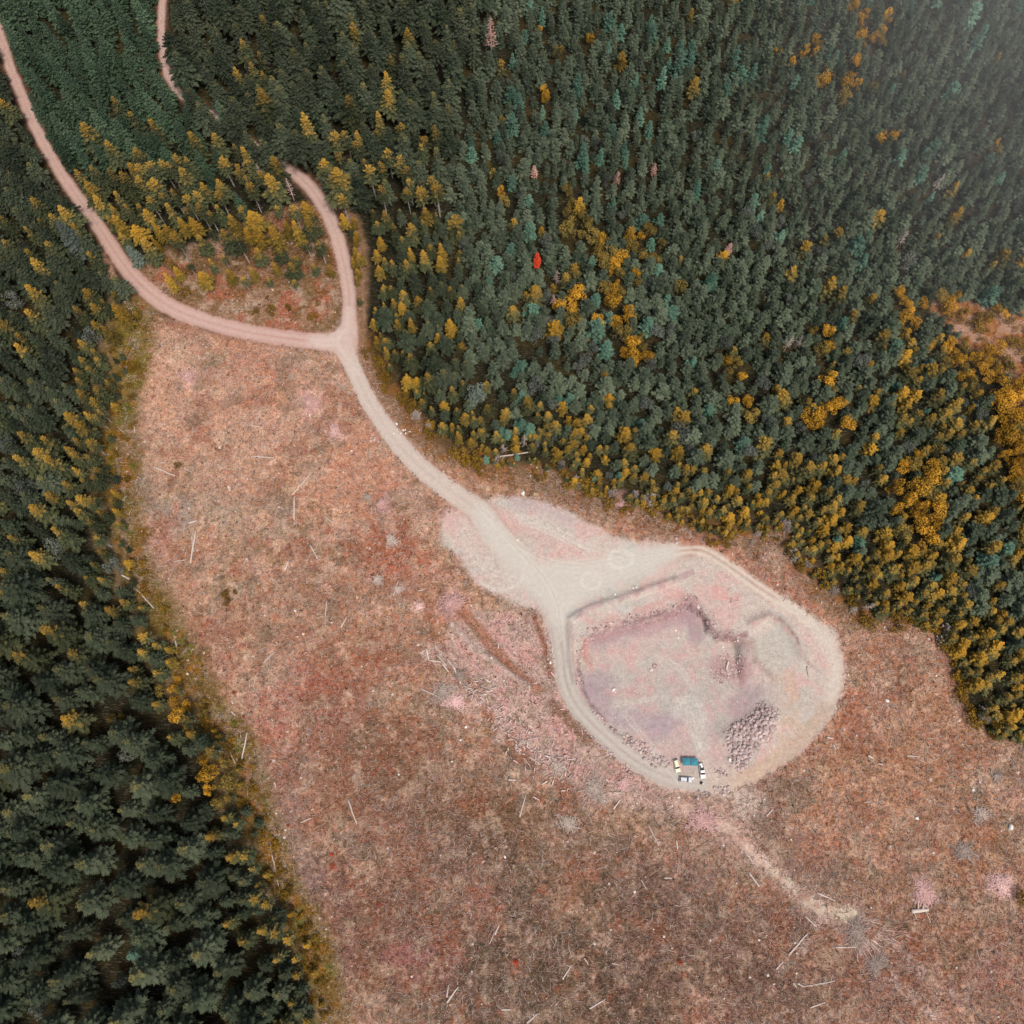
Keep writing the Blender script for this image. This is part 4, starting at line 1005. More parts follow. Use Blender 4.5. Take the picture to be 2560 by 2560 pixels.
named = [
 (0, 850, (860,710,985,765), .42, 'pale log lying in the upper left clearing beside a small ochre shrub'),
 (0, 850, (1100,1070,1072,1255), .5, 'long white log lying almost upright in the picture in the left clearing'),
 (0, 850, (770,1400,868,1508), .36, 'long pale log slanting out of the left forest edge into the clearing'),
 (0, 850, (685,1320,730,1345), .4, 'short pale log poking out of the left forest edge above the long slanting one'),
 (0, 850, (985,1685,998,1790), .34, 'thin pale log, upright of two crossing at the left forest edge'),
 (0, 850, (930,1770,985,1785), .34, 'short pale log, level one of two crossing at the left forest edge'),
 (0, 850, (1835,1465,1828,1555), .28, 'thin short upright pale log in the middle of the clearing'),
 (0, 850, (1480,1815,1540,1750), .32, 'short diagonal pale log in the middle clearing left of centre'),
 (0, 850, (1640,870,1755,740), .22, 'long thin diagonal pole in the upper clearing right of the grey patch'),
 (0, 1700, (1387,295,1345,515), .34, 'tall slanting pale log beside the orange trees at the left forest edge'),
 (0, 1700, (1290,400,1322,470), .32, 'short pale log just left of the slanting log beside the orange trees'),
 (0, 1700, (1515,910,1565,1170), .26, 'long thin pole along the lower left forest edge'),
 (0, 1700, (1675,1690,1745,1770), .24, 'crooked pale pole at the bottom of the left forest edge'),
 (850, 1700, (45,670,95,810), .36, 'pink-tinged slanting log in the red part of the lower clearing'),
 (850, 1700, (450,45,590,115), .26, 'thin pale pole leading into the slash row from the left'),
 (850, 1700, (945,560,990,562), .42, 'short white log lying level below the slash row'),
 (850, 1700, (1535,632,1590,634), .4, 'short white level log below the grey twig heap near the road'),
 (850, 1700, (1050,1925,1110,1870), .42, 'pale log at the bottom edge of the picture'),
 (850, 1700, (1400,1845,1490,1790), .34, 'pale diagonal log in the bottom middle of the clearing'),
 (850, 1700, (600,1810,665,1720), .42, 'forked pale log, longer of two in the lower clearing'),
 (850, 1700, (600,1780,610,1710), .34, 'forked pale log, upright shorter of two in the lower clearing'),
 (1700, 1700, (1298,1298,1392,1290), .85, 'thick bright white log lying level in the lower right clearing'),
 (1700, 1700, (610,1545,715,1420), .4, 'pale diagonal log below the end of the skid trail'),
 (1700, 1700, (485,765,525,720), .34, 'short pale log below the vehicles near the dark gully'),
 (1700, 1700, (770,1195,870,1240), .28, 'thin pole lying along the upper side of the skid trail end'),
 (1700, 1700, (1055,425,1085,440), .4, 'short pale log in the tan ground right of the gravel pit'),
 (1700, 1700, (825,322,860,328), .36, 'short pale log near the right rim of the gravel pit'),
 (1700, 1700, (700,1720,870,1690), .28, 'long crooked pole low in the right clearing'),
 (1700, 1700, (730,1840,815,1810), .28, 'thin diagonal pole at the bottom right of the clearing'),
 (850, 850, (870,660,1065,632), .4, 'long pale fallen trunk at the forest edge above the main road'),
 (1700, 850, (1600,1905,1680,1880), .3, 'pale fallen trunk at the right forest edge near the clearing corner'),
]
for ox, oy, q, r, lab in named: put_log(*cr(ox, oy, [q])[0], r, lab)
rest_logs = cr(0, 850, [(755,478,757,520),(1740,1150,1785,1230),(1652,880,1650,1010),(975,1245,1050,1235),(1395,478,1475,490),(1410,655,1540,662),(1060,1030,1110,1015),(1820,990,1875,1030),(1030,720,1080,745),(1600,1295,1620,1240),(900,690,930,690),(1075,1090,1090,1190)]) \
 + cr(0, 1700, [(1300,175,1320,200),(1540,575,1548,600),(1300,115,1310,135),(1690,800,1745,775),(1745,1800,1735,1760)]) \
 + cr(850, 1700, [(1060,430,1125,470),(1085,655,1120,675),(1535,725,1575,670),(870,1430,895,1370),(905,1850,960,1850),(1820,1112,1865,1112),(1525,1590,1570,1600),(1690,1120,1720,1175),(1010,770,1045,640),(1730,810,1790,930),(1890,900,1895,950),(840,1480,870,1410),(1370,1560,1395,1595),(1250,1680,1300,1600)]) \
 + cr(1700, 1700, [(700,1325,765,1385),(360,965,440,1050),(1110,470,1140,475),(460,1000,515,1050),(385,1080,445,1160),(635,1700,655,1725),(660,1705,700,1725),(860,360,875,390),(25,830,90,795),(160,840,215,820),(1030,690,1070,680),(540,1625,580,1580),(1400,1880,1440,1890),(870,1500,990,1500),(1270,425,1340,430)]) \
 + cr(850, 850, [(440,1410,480,1400),(180,1330,240,1345),(300,1440,330,1350),(5,1615,40,1555)])
for q in rest_logs: put_log(*q, rng.uniform(.22, .34), 'thin pale pole lying loose on the open cut-over ground', 'pale poles loose on the clearing')
# logs of the slash row
for q in cr(850, 850, [(485,1735,500,1800),(500,1800,570,1808),(540,1765,600,1830),(575,1815,610,1865),(630,1820,680,1930),(600,1790,650,1850),(450,1760,480,1740),(640,1840,660,1880)]):
    put_log(*q, .4, 'thick bleached log at the upper end of the slash row', 'bleached logs at the upper end of the slash row')
ROW = smooth_pts([(1185,1710),(1210,1750),(1240,1790),(1275,1820),(1310,1850),(1345,1890),(1375,1910),(1420,1925)])
for i in range(215):
    p = rng.choice(ROW); u = p[0]+rng.gauss(0, 22); v = p[1]+rng.gauss(0, 20); a = rng.uniform(0, 3.14); L = rng.uniform(4, 11)
    put_log(u-L*math.cos(a), v-L*math.sin(a), u+L*math.cos(a)*.6, v+L*math.sin(a)*.6, rng.uniform(.13, .30), 'cut pale log piece jumbled in the slash row beside the pit road', 'log pieces in the slash row', 'log_piece', rng.choice([M['log'], M['log'], M['pinkwood'], M['greywood']]), rng.uniform(0, .8))
for i in range(60):
    u, v = rng.uniform(1200, 1600), rng.uniform(1600, 1985)
    if not pin(u, v, APRON): continue
    a = rng.uniform(0, 3.14); L = rng.uniform(3, 9)
    put_log(u-L*math.cos(a), v-L*math.sin(a), u+L*math.cos(a), v+L*math.sin(a), rng.uniform(.15, .35), 'short log piece scattered on the pink slope left of the pit road', 'log pieces on the pink slope', 'log_piece', rng.choice([M['log'], M['pinkwood']]))

for i in range(46):
    a = rng.gauss(.95, .42); d0 = rng.uniform(8, 90)*(1 if i % 3 else 1.7); L = rng.uniform(14, 44); b = a+rng.gauss(0, .2)
    u, v = 2122+d0*math.cos(a), 2295+d0*math.sin(a)
    put_log(u, v, u+L*math.cos(b), v+L*math.sin(b), rng.uniform(.10, .2), 'thin grey pole in the fan of poles at the end of the skid trail', 'poles fanned out at the end of the skid trail', 'log_piece', rng.choice([M['log'], M['greywood'], M['pinkwood']]))
# ------------------------------------------------------------------ SLASH PILES (each heap of twigs is one thing)
def twig_heap(r, hgt, n, sd, mat, radial=.3, L0=1.0):
    q = random.Random(sd); vs = []; fs = []
    for i in range(n):
        a = q.uniform(0, 6.28); ra = r*(.72+.28*math.sin(2*a+sd)+.22*math.sin(3*a+2*sd)+.15*math.sin(7*a+sd)); d = ra*min(1.0, abs(q.gauss(0, .5))); z = hgt*max(0, 1-(d/r)**2)*q.uniform(.3, 1)+.05
        t = a+q.gauss(0, .5) if q.random() < radial else q.uniform(0, 6.28); L = L0*q.uniform(.5, 1.6)
        e = Vector((math.cos(t), math.sin(t), q.gauss(-.05, .18)))*L; p = Vector((d*math.cos(a), d*math.sin(a), z))
        if p.z-e.z*.5 < 0: p.z += .1
        tube(vs, fs, [p-e*.5, p+e*.5], [q.uniform(.07, .15), .05], 3, False)
    return new_mesh('slash_pile', vs, fs, [mat])
for k, (u, v, r, hg, mt, lab) in enumerate([
 (472,943,25,1.4,'pinkwood','pink twig heap with grey rim, uppermost left in the clearing'),
 (777,1010,31,1.7,'pinkwood','round pink twig heap in the upper clearing left of the main road'),
 (837,1080,24,1.3,'pinkwood','smaller pink twig heap just below right of the round one near the road'),
 (956,1262,26,1.9,'pinkwood','compact pink twig heap left of the gravel yard'),
 (1128,1512,40,2.6,'pinkwood','largest pink twig heap, spiky, on rust ground left of the yard'),
 (1048,1516,14,.8,'pinkwood','small low pink twig heap left of the largest pink heap'),
 (1555,1266,23,1.4,'pinkwood','pink mound of twigs at the forest edge above the gravel yard'),
 (920,1245,18,1.0,'greywood','thin grey twig heap touching the left side of the compact pink heap'),
 (979,1350,26,1.0,'greywood','scattered grey twig heap in the clearing left of the yard'),
 (945,1450,22,.8,'greywood','loose grey branch heap on brown ground in mid clearing'),
 (996,1475,20,.8,'greywood','small bare branch tangle right of the loose branch heap'),
 (1111,1730,40,1.2,'greywood','grey white branch heap at the left end of the slash row'),
 (1140,1755,30,.9,'pinkwood','pink branch heap just right of the grey heap at the slash row end'),
 (1150,1690,26,1.2,'greywood','narrow pale branch heap along the slash row top'),
 (1392,1915,34,1.3,'greywood','pale branch heap at the lower end of the slash row'),
 (1485,1972,48,1.3,'greywood','wide grey twig heap below the pink slope near the road'),
 (1560,1960,24,.9,'pinkwood','pink twig heap between the grey twig heap and the pit road'),
 (2450,2035,30,1.2,'greywood','star shaped grey branch heap in the right clearing'),
 (2408,2130,40,.9,'greywood','dark grey branch tangle in the right clearing below the star shaped heap'),
 (2500,2212,36,1.5,'pinkwood','pinkish spiky branch heap near the right edge'),
 (2490,1942,22,.9,'greywood','small pale branch heap near the right forest corner'),
 (2310,2230,40,.8,'pinkwood','loose pinkish branches above the thick white log'),
 (2140,2330,44,1.2,'greywood','big fan of grey branches at the end of the skid trail'),
 (2190,2410,40,.7,'greywood','trailing grey branches below the fan at the skid trail end'),
 (1755,2050,40,.9,'pinkwood','pinkish branch litter below the vehicles'),
 (1420,2060,36,.7,'greywood','thin curved grey branches low in the middle clearing'),
 (1500,1715,1,.1,'greywood',None)]):
    if lab is None: continue
    n = int(90+r*r*(.5 if mt == 'pinkwood' else .2)); s = r/6.2
    o = link('slash_pile', twig_heap(s, hg, n, 700+k, M[mt], .55 if 'fan' in lab or 'star' in lab or 'spiky' in lab else .25, .9+s*.22), None, PZ(u, v)); tag(o, lab, 'brush pile')

# ------------------------------------------------------------------ loose slash and low brush (uncountable)
def sticks(name, n, pick, Lr, wr, cols, label, cat):
    xs = []; ys = []
    cen = []
    while len(cen) < n:
        p = pick()
        if p: cen.append(p)
    cen = np.array(cen); x, y = P(cen[:, 0], cen[:, 1]); z = gz(x, y)
    L = nr.uniform(*Lr, n)*nr.choice([.6, 1, 1, 1.6], n); w = nr.uniform(*wr, n); a = nr.uniform(0, math.pi, n); dz = nr.normal(0, .08, n)
    d = np.stack([np.cos(a), np.sin(a), dz], 1); s = np.stack([-np.sin(a), np.cos(a), np.zeros(n)], 1)
    c0 = np.stack([x, y, z+.12], 1)
    bend = s*(nr.normal(0, .10, n)*L)[:, None]
    rows = []
    for t, k, off in ((-.5, 1, 0), (0, .9, 1), (.5, .45, 0)):
        p = c0+d*(L*t)[:, None]+bend*off
        for (q1, q2) in ((-1, 0), (1, 0), (0, 1.4)):
            rows.append(p+s*(w*k*q1)[:, None]+np.array([0, 0, 1])*(w*k*q2)[:, None])
    V_ = np.stack(rows, 1).reshape(-1, 3)
    base = np.array([[0, 1, 4, 3], [1, 2, 5, 4], [2, 0, 3, 5], [3, 4, 7, 6], [4, 5, 8, 7], [5, 3, 6, 8]])
    F_ = (base[None]+(np.arange(n)*9)[:, None, None]).reshape(-1, 4)
    me = np_mesh(name, V_, F_, [M_tint])
    cc = np.array([alb(c) for c in cols])[nr.randint(0, len(cols), n)]*nr.uniform(.75, 1.15, (n, 1))
    color_attr(me, 'tint', np.repeat(cc, 9, 0)); tag(link(name, me), label, cat, kind='stuff')
M_tint = attr_mat('dry_litter')
cl = np.where((CLEARM-YARDM-ri-trk-hub-TRM*.6) > .5)[0]
cl = cl[(GU[cl] > -60) & (GU[cl] < 2640) & (GV[cl] > 600) & (GV[cl] < 2640)]
dens = fbm(GX[cl], GY[cl], 14, 4, 401)
def pick_cl(th=.4):
    k = rng.randrange(len(cl))
    if dens[k] < th+rng.uniform(-.12, .12): return None
    i = cl[k]; return (GU[i]+rng.uniform(-2, 2), GV[i]+rng.uniform(-2, 2))
sticks('slash_litter', 26000, lambda: pick_cl(.46), (.9, 3.2), (.05, .13), [(222,196,182),(204,176,164),(190,180,172),(214,160,150),(176,150,136),(232,214,202)], 'countless thin bleached twigs littering the cut-over ground', 'twigs')
def tufts(name, n, idx, label, cat, hs=(.2, .7), sat=.2, cols=None):
    k = idx[nr.randint(0, len(idx), n)]
    x = GX[k]+nr.uniform(-.5, .5, n); y = GY[k]+nr.uniform(-.5, .5, n); z = Z[k]
    base = C[k]*nr.uniform(.68, 1.3, (n, 1))*(1+nr.normal(0, .07, (n, 3)))
    alt = np.array([alb(c) for c in (cols or [(160,108,84),(222,196,172),(98,82,66),(128,122,106),(210,172,156),(142,112,74),(206,184,164)])])
    m = (nr.rand(n) < sat)[:, None]; base = np.where(m, alt[nr.randint(0, len(alt), n)]*nr.uniform(.7, 1.2, (n, 1)), base)
    V_ = []; 
    h = nr.uniform(*hs, n)*nr.choice([.7, 1, 1, 1.5], n)
    for j in range(5):
        a = nr.uniform(0, 6.28, n); o = nr.uniform(.1, .55, n)*h*1.3; ln = h*nr.uniform(.5, 1.1, n); w = h*.22
        ca, sa = np.cos(a), np.sin(a)
        p0 = np.stack([x+ca*o*.2-sa*w, y+sa*o*.2+ca*w, z-.03], 1); p1 = np.stack([x+ca*o*.2+sa*w, y+sa*o*.2-ca*w, z-.03], 1); p2 = np.stack([x+ca*(o+h*.5), y+sa*(o+h*.5), z+ln], 1)
        V_ += [p0, p1, p2]
    V_ = np.stack(V_, 1).reshape(-1, 3); F_ = np.arange(n*15).reshape(-1, 3)
    me = np_mesh(name, V_, F_, [M_tint]); color_attr(me, 'tint', np.clip(np.repeat(base, 15, 0), .01, .85)); tag(link(name, me), label, cat, kind='stuff')
lo_ = np.where(inside(GU, GV, LOOP) | inside(GU, GV, GLADE))[0]; lo_ = lo_[(ri[lo_] < .3) & (GU[lo_] < 2640)]
tufts('verge_grass', 9000, lo_, 'dry grass and low brush inside the road loop and glade', 'grass')
tufts('dry_grass', 90000, cl, 'dry rust and tan grass tufts covering the clearing', 'grass')
ap = np.where((YARDM > .5) & (hub < .2) & (ri < .2) & (trk < .2) & (GX < P(2560, 1600)[0]))[0]
def rubble(name, n, idx, label, cols, sr):
    k = idx[nr.randint(0, len(idx), n)]; x = GX[k]+nr.uniform(-.4, .4, n); y = GY[k]+nr.uniform(-.4, .4, n); z = Z[k]
    s = nr.uniform(*sr, n)*nr.choice([.7, 1, 1.6], n)
    dirs = np.array([(1, 0, .2), (0, 1, .2), (-1, 0, .2), (0, -1, .2), (0, 0, 1)], float)
    V_ = np.stack([np.stack([x, y, z], 1)+dirs[j]*(s*nr.uniform(.6, 1.2, n))[:, None] for j in range(5)], 1).reshape(-1, 3)
    base = np.array([[0, 1, 4], [1, 2, 4], [2, 3, 4], [3, 0, 4]]); F_ = (base[None]+(np.arange(n)*5)[:, None, None]).reshape(-1, 3)
    me = np_mesh(name, V_, F_, [M_tint]); cc = np.array([alb(c) for c in cols])[nr.randint(0, len(cols), n)]*nr.uniform(.7, 1.15, (n, 1))
    color_attr(me, 'tint', np.repeat(cc, 5, 0)); tag(link(name, me), label, 'gravel', kind='stuff')
rubble('loose_gravel', 11000, ap, 'loose pink and grey gravel strewn over the yard and pit', [(210,192,184),(228,218,208),(200,176,170),(186,164,158)], (.06, .20))
lp = np.where((pd < 14) & (GV < 1720) & (YARDM > .5) & (GU > 1440) & (GU < 1850))[0]
rubble('ledge_stones', 800, lp, 'broken stones strewn along the foot of the pit ledge', [(200,172,166),(176,148,148),(222,206,198),(150,126,126),(190,156,156)], (.10, .42))
gp = np.where((PITM > .5) & (np.hypot((GU-1832)/38, (GV-1668)/34) < 1+wobA*2))[0]
rubble('stone_rubble', 1100, gp, 'patch of small reddish broken stones on the pit floor', [(206,176,170),(172,134,132),(222,204,198),(188,154,152)], (.10, .32))

# ------------------------------------------------------------------ BOULDERS
def rock_mesh(sd, mat):
    q = random.Random(sd); bm = bmesh.new(); bmesh.ops.create_icosphere(bm, subdivisions=2, radius=1)
    pl = [(Vector((q.gauss(0, 1), q.gauss(0, 1), q.gauss(0, 1))).normalized(), q.uniform(.62, .9)) for _ in range(9)]
    for v in bm.verts:
        for n, d in pl:
            k = v.co.dot(n)
            if k > d: v.co -= n*(k-d)
        v.co *= 1+q.uniform(-.05, .05)
    bmesh.ops.scale(bm, vec=(q.uniform(.85, 1.2), q.uniform(.8, 1.1), q.uniform(.65, .9)), verts=bm.verts)
    me = bpy.data.meshes.new('boulder'); bm.to_mesh(me); bm.free(); me.materials.append(mat); return me
RK = [rock_mesh(800+i, M['rock']) for i in range(6)]; RW = [rock_mesh(820+i, M['whiterock']) for i in range(4)]
def rock(u, v, s, label, group=None, white=False, dz=0.0):
    p = PZ(u, v); o = link('boulder', rng.choice(RW if white else RK), None, (p[0], p[1], p[2]+s*.35+dz))
    o.rotation_euler = (rng.uniform(-.4, .4), rng.uniform(-.4, .4), rng.uniform(0, 6.28)); o.scale = (s, s*rng.uniform(.85, 1.1), s); tag(o, label, 'boulder', group); return o
PILE = [(1822,1823),(1847,1807),(1878,1793),(1897,1776),(1922,1770),(1943,1782),(1934,1816),(1925,1841),(1897,1863),(1878,1885),(1875,1906),(1850,1925),(1832,1913),(1832,1885),(1816,1860)]
acc = []
def packed(n, pickf, smin, smax, k, label, group, tall=0.0):
    c = 0
    for i in range(n*40):
        u, v = pickf(); s = rng.uniform(smin, smax)
        if all((u-a)**2+(v-b)**2 > ((s+t)*6.3*k)**2 for a, b, t in acc):
            acc.append((u, v, s)); rock(u, v, s, label, group, dz=tall*rng.random()); c += 1
            if c >= n: return
def in_pile():
    while True:
        u, v = rng.uniform(1810, 1945), rng.uniform(1768, 1928)
        if pin(u, v, PILE): return u, v
acc.append((1930, 1822, 1.6)); rock(1930, 1822, 1.6, 'largest flat pale boulder at the right side of the big rock pile')
packed(80, in_pile, .65, 1.05, .74, 'pinkish grey boulder in the big rock pile at the right side of the pit', 'boulders in the big rock pile', .4)
packed(32, in_pile, .4, .65, .74, 'pinkish grey boulder in the big rock pile at the right side of the pit', 'boulders in the big rock pile', .3)
pk = np.where(np.abs(poly_sd(GU, GV, PILE)) < 9)[0]
rubble('pile_fines', 1100, np.where(poly_sd(GU, GV, PILE) < 8)[0], 'small broken stone spilling from the big rock pile', [(200,172,166),(160,136,134),(222,204,196)], (.12, .4))
def along(pts, sp):
    def f():
        k = rng.randrange(len(pts)-1); t = rng.random(); a, b = pts[k], pts[k+1]
        return a[0]+(b[0]-a[0])*t+rng.gauss(0, sp), a[1]+(b[1]-a[1])*t+rng.gauss(0, sp)
    return f
packed(16, along([(1481,1776),(1493,1788),(1518,1813)], 2), .35, .6, .75, 'small rock in the thin line at the upper end of the roadside rock row', 'small rocks of the thin roadside line')
rock(1530, 1822, .95, 'larger round grey boulder in the roadside row, upper of a pair'); rock(1538, 1829, .95, 'larger round grey boulder in the roadside row, lower of a pair')
packed(56, along([(1560,1845),(1590,1862),(1610,1880),(1635,1900),(1665,1912)], 7), .4, .85, .74, 'pinkish boulder in the dense row between the pit road and the pit floor', 'boulders in the roadside row')
packed(24, along([(1462,1826),(1500,1862),(1530,1888),(1555,1912),(1585,1935)], 2.5), .35, .7, .8, 'rock in the outer line along the downhill side of the pit road', 'rocks lining the outer side of the pit road')
packed(10, along([(1790,1925),(1812,1932)], 5), .4, .8, .75, 'rock in the small cluster right of the white pickup', 'rocks right of the white pickup')
packed(12, along([(1790,1975),(1815,1985)], 6), .4, .8, .75, 'rock in the small cluster below the vehicles, right of the two', 'rocks below the vehicles, right cluster')
packed(9, along([(1745,1980),(1772,1992)], 5), .35, .8, .75, 'rock in the small cluster below the vehicles, left of the two', 'rocks below the vehicles, left cluster')
packed(7, along([(1898,1760),(1908,1764)], 5), .4, .7, .8, 'grey rock in the few just above the big rock pile', 'rocks above the big pile')
for u, v, s, lab in [(1308,1234,1.25,'large white boulder at the forest edge above the gravel yard'),(1293,1350,.7,'white stone on the sandy yard, larger of a pair'),(1306,1355,.45,'white stone on the sandy yard, smaller of a pair'),
  (1583,1470,.7,'white stone on the earth bank above the pit, left of two close together'),(1590,1468,.8,'white stone on the earth bank above the pit, right of two close together'),(1538,1486,.7,'single white stone on the upper bank left of the close pair'),
  (1536,1723,1.1,'white broken stone lying alone on the mauve pit floor'),(1541,1729,.6,'small white chip beside the broken stone on the mauve pit floor'),(1813,1614,.8,'white stone on the pit floor below the ragged ledge'),
  (1632,1672,.8,'white block beside the rusty ring in the middle of the pit'),(1823,1900,.9,'pale stone left of the lower end of the rock pile'),(1694,1572,.6,'small white stone under the pit ledge'),(1700,1590,.6,'small white stone lower down under the pit ledge'),
  (1165,1818,.8,'white stone in the brown clearing left of the slash row'),(1152,1850,.7,'white stone in the brown clearing below left of the slash row'),(1130,1904,.6,'white stone further down the brown clearing'),(997,1936,.7,'white stone in the middle of the lower clearing'),(1262,2142,.8,'white stone in the dark lower clearing'),
  (1376,1657,.8,'pale stone beside the upper pit road, right of a pair'),(1369,1648,.7,'pink stone beside the upper pit road, left of a pair'),
  (2525,2068,1.6,'big pale flat boulder near the right edge of the clearing'),(2292,2046,.9,'pale stone in the right clearing above the skid trail'),(2432,1975,.8,'white stone in the right clearing below the forest corner'),(2217,1752,1.1,'white boulder right of the pit rim'),(1897,2350,.7,'pale stone low in the right clearing'),(1691,1347,.9,'pink boulder on rust ground at the start of the rim track, upper of two'),(1691,1357,.9,'pink boulder on rust ground at the start of the rim track, lower of two'),
  (1757,1959,.4,'small white stone beside the dark stump')]:
    rock(u, v, s*.8, lab, None, 'pink' not in lab)
for i in range(9):
    rock(935+rng.gauss(0, 12), 1098+rng.gauss(0, 7), rng.uniform(.35, .7), 'pale pink stone in the loose scatter left of the main road', 'stones left of the main road')
for i in range(8):
    rock(1003+rng.gauss(0, 12), 1075+rng.gauss(0, 8), rng.uniform(.3, .6), 'pale stone in the loose scatter right of the main road', 'stones right of the main road', True)
put_log(1826, 1650, 1821, 1673, .45, 'white split log lying alone on the reddish rubble of the pit floor')
put_log(1826, 1506, 1848, 1503, .3, 'white plank-like log, long arm of an L shape above the pit ledge'); put_log(1829, 1496, 1829, 1508, .28, 'white plank-like log, short arm of an L shape above the pit ledge')
put_log(1820, 1477, 1829, 1471, .3, 'short white log near the rim track')
put_log(2017, 1667, 2022, 1692, .32, 'thin white log standing out on the grey ground inside the rim')

# ------------------------------------------------------------------ VEHICLES AND CAMP
paint_cream = plain('cream_paint', (.74, .70, .50), .35, .5, .04); paint_silver = plain('silver_paint', (.56, .58, .62), .3, .6, .05); paint_white = plain('white_paint', (.80, .80, .78), .35, .5, .05)
m_glass = plain('dark_glass', (.02, .024, .03), .15, .6, .1); m_tyre = plain('tyre_rubber', (.025, .025, .025), .85, .2); m_rim = plain('wheel_metal', (.45, .45, .46), .35, .5)
m_trim = plain('dark_trim', (.05, .05, .05), .6, .3); m_lamp = plain('lamp_lens', (.75, .75, .72), .2, .6); m_red = plain('tail_lamp', (.5, .03, .02), .3, .5)
m_canvas = plain('blue_canvas', (.055, .23, .29), .8, .15, .2, 1.2); m_frame = plain('white_frame', (.7, .72, .74), .4, .4); m_brown = plain('rusty_iron', (.20, .10, .07), .8, .2); m_char = plain('charred_wood', (.05, .04, .035), .95, .1)
def prof(name, pts, w, mat, parent, bev=.06, w2=None, loc=(0, 0, 0)):
    """side outline (x forward, z up) given width w, narrowing to w2 at the top"""
    bm = bmesh.new(); zs = [p[1] for p in pts]; z0, z1 = min(zs), max(zs)
    def hw(z): return w/2 if w2 is None else w/2+(w2-w)/2*(z-z0)/max(z1-z0, 1e-6)
    a = [bm.verts.new((x, hw(z), z)) for x, z in pts]; b = [bm.verts.new((x, -hw(z), z)) for x, z in pts]
    bm.faces.new(a[::-1]); bm.faces.new(b)
    for i in range(len(pts)): j = (i+1) % len(pts); bm.faces.new((a[i], a[j], b[j], b[i]))
    bmesh.ops.recalc_face_normals(bm, faces=bm.faces)
    if bev: bmesh.ops.bevel(bm, geom=bm.edges[:], offset=bev, segments=2, affect='EDGES', profile=.6)
    me = bpy.data.meshes.new(name); bm.to_mesh(me); bm.free(); me.materials.append(mat)
    return link(name, me, parent, loc)
def cyl(name, r, h, mat, parent, loc, axis='Y', seg=20, r2=None):
    bm = bmesh.new(); bmesh.ops.create_cone(bm, cap_ends=True, segments=seg, radius1=r, radius2=r if r2 is None else r2, depth=h)
    if axis == 'Y': bmesh.ops.rotate(bm, verts=bm.verts, matrix=Matrix.Rotation(math.pi/2, 3, 'X'))
    me = bpy.data.meshes.new(name); bm.to_mesh(me); bm.free(); me.materials.append(mat); return link(name, me, parent, loc)
def bx(name, sx, sy, sz, mat, parent, loc, bev=.02):
    bm = bmesh.new(); bmesh.ops.create_cube(bm, size=1); bmesh.ops.scale(bm, vec=(sx, sy, sz), verts=bm.verts)
    if bev: bmesh.ops.bevel(bm, geom=bm.edges[:], offset=bev, segments=2, affect='EDGES')
    me = bpy.data.meshes.new(name); bm.to_mesh(me); bm.free(); me.materials.append(mat); return link(name, me, parent, loc)
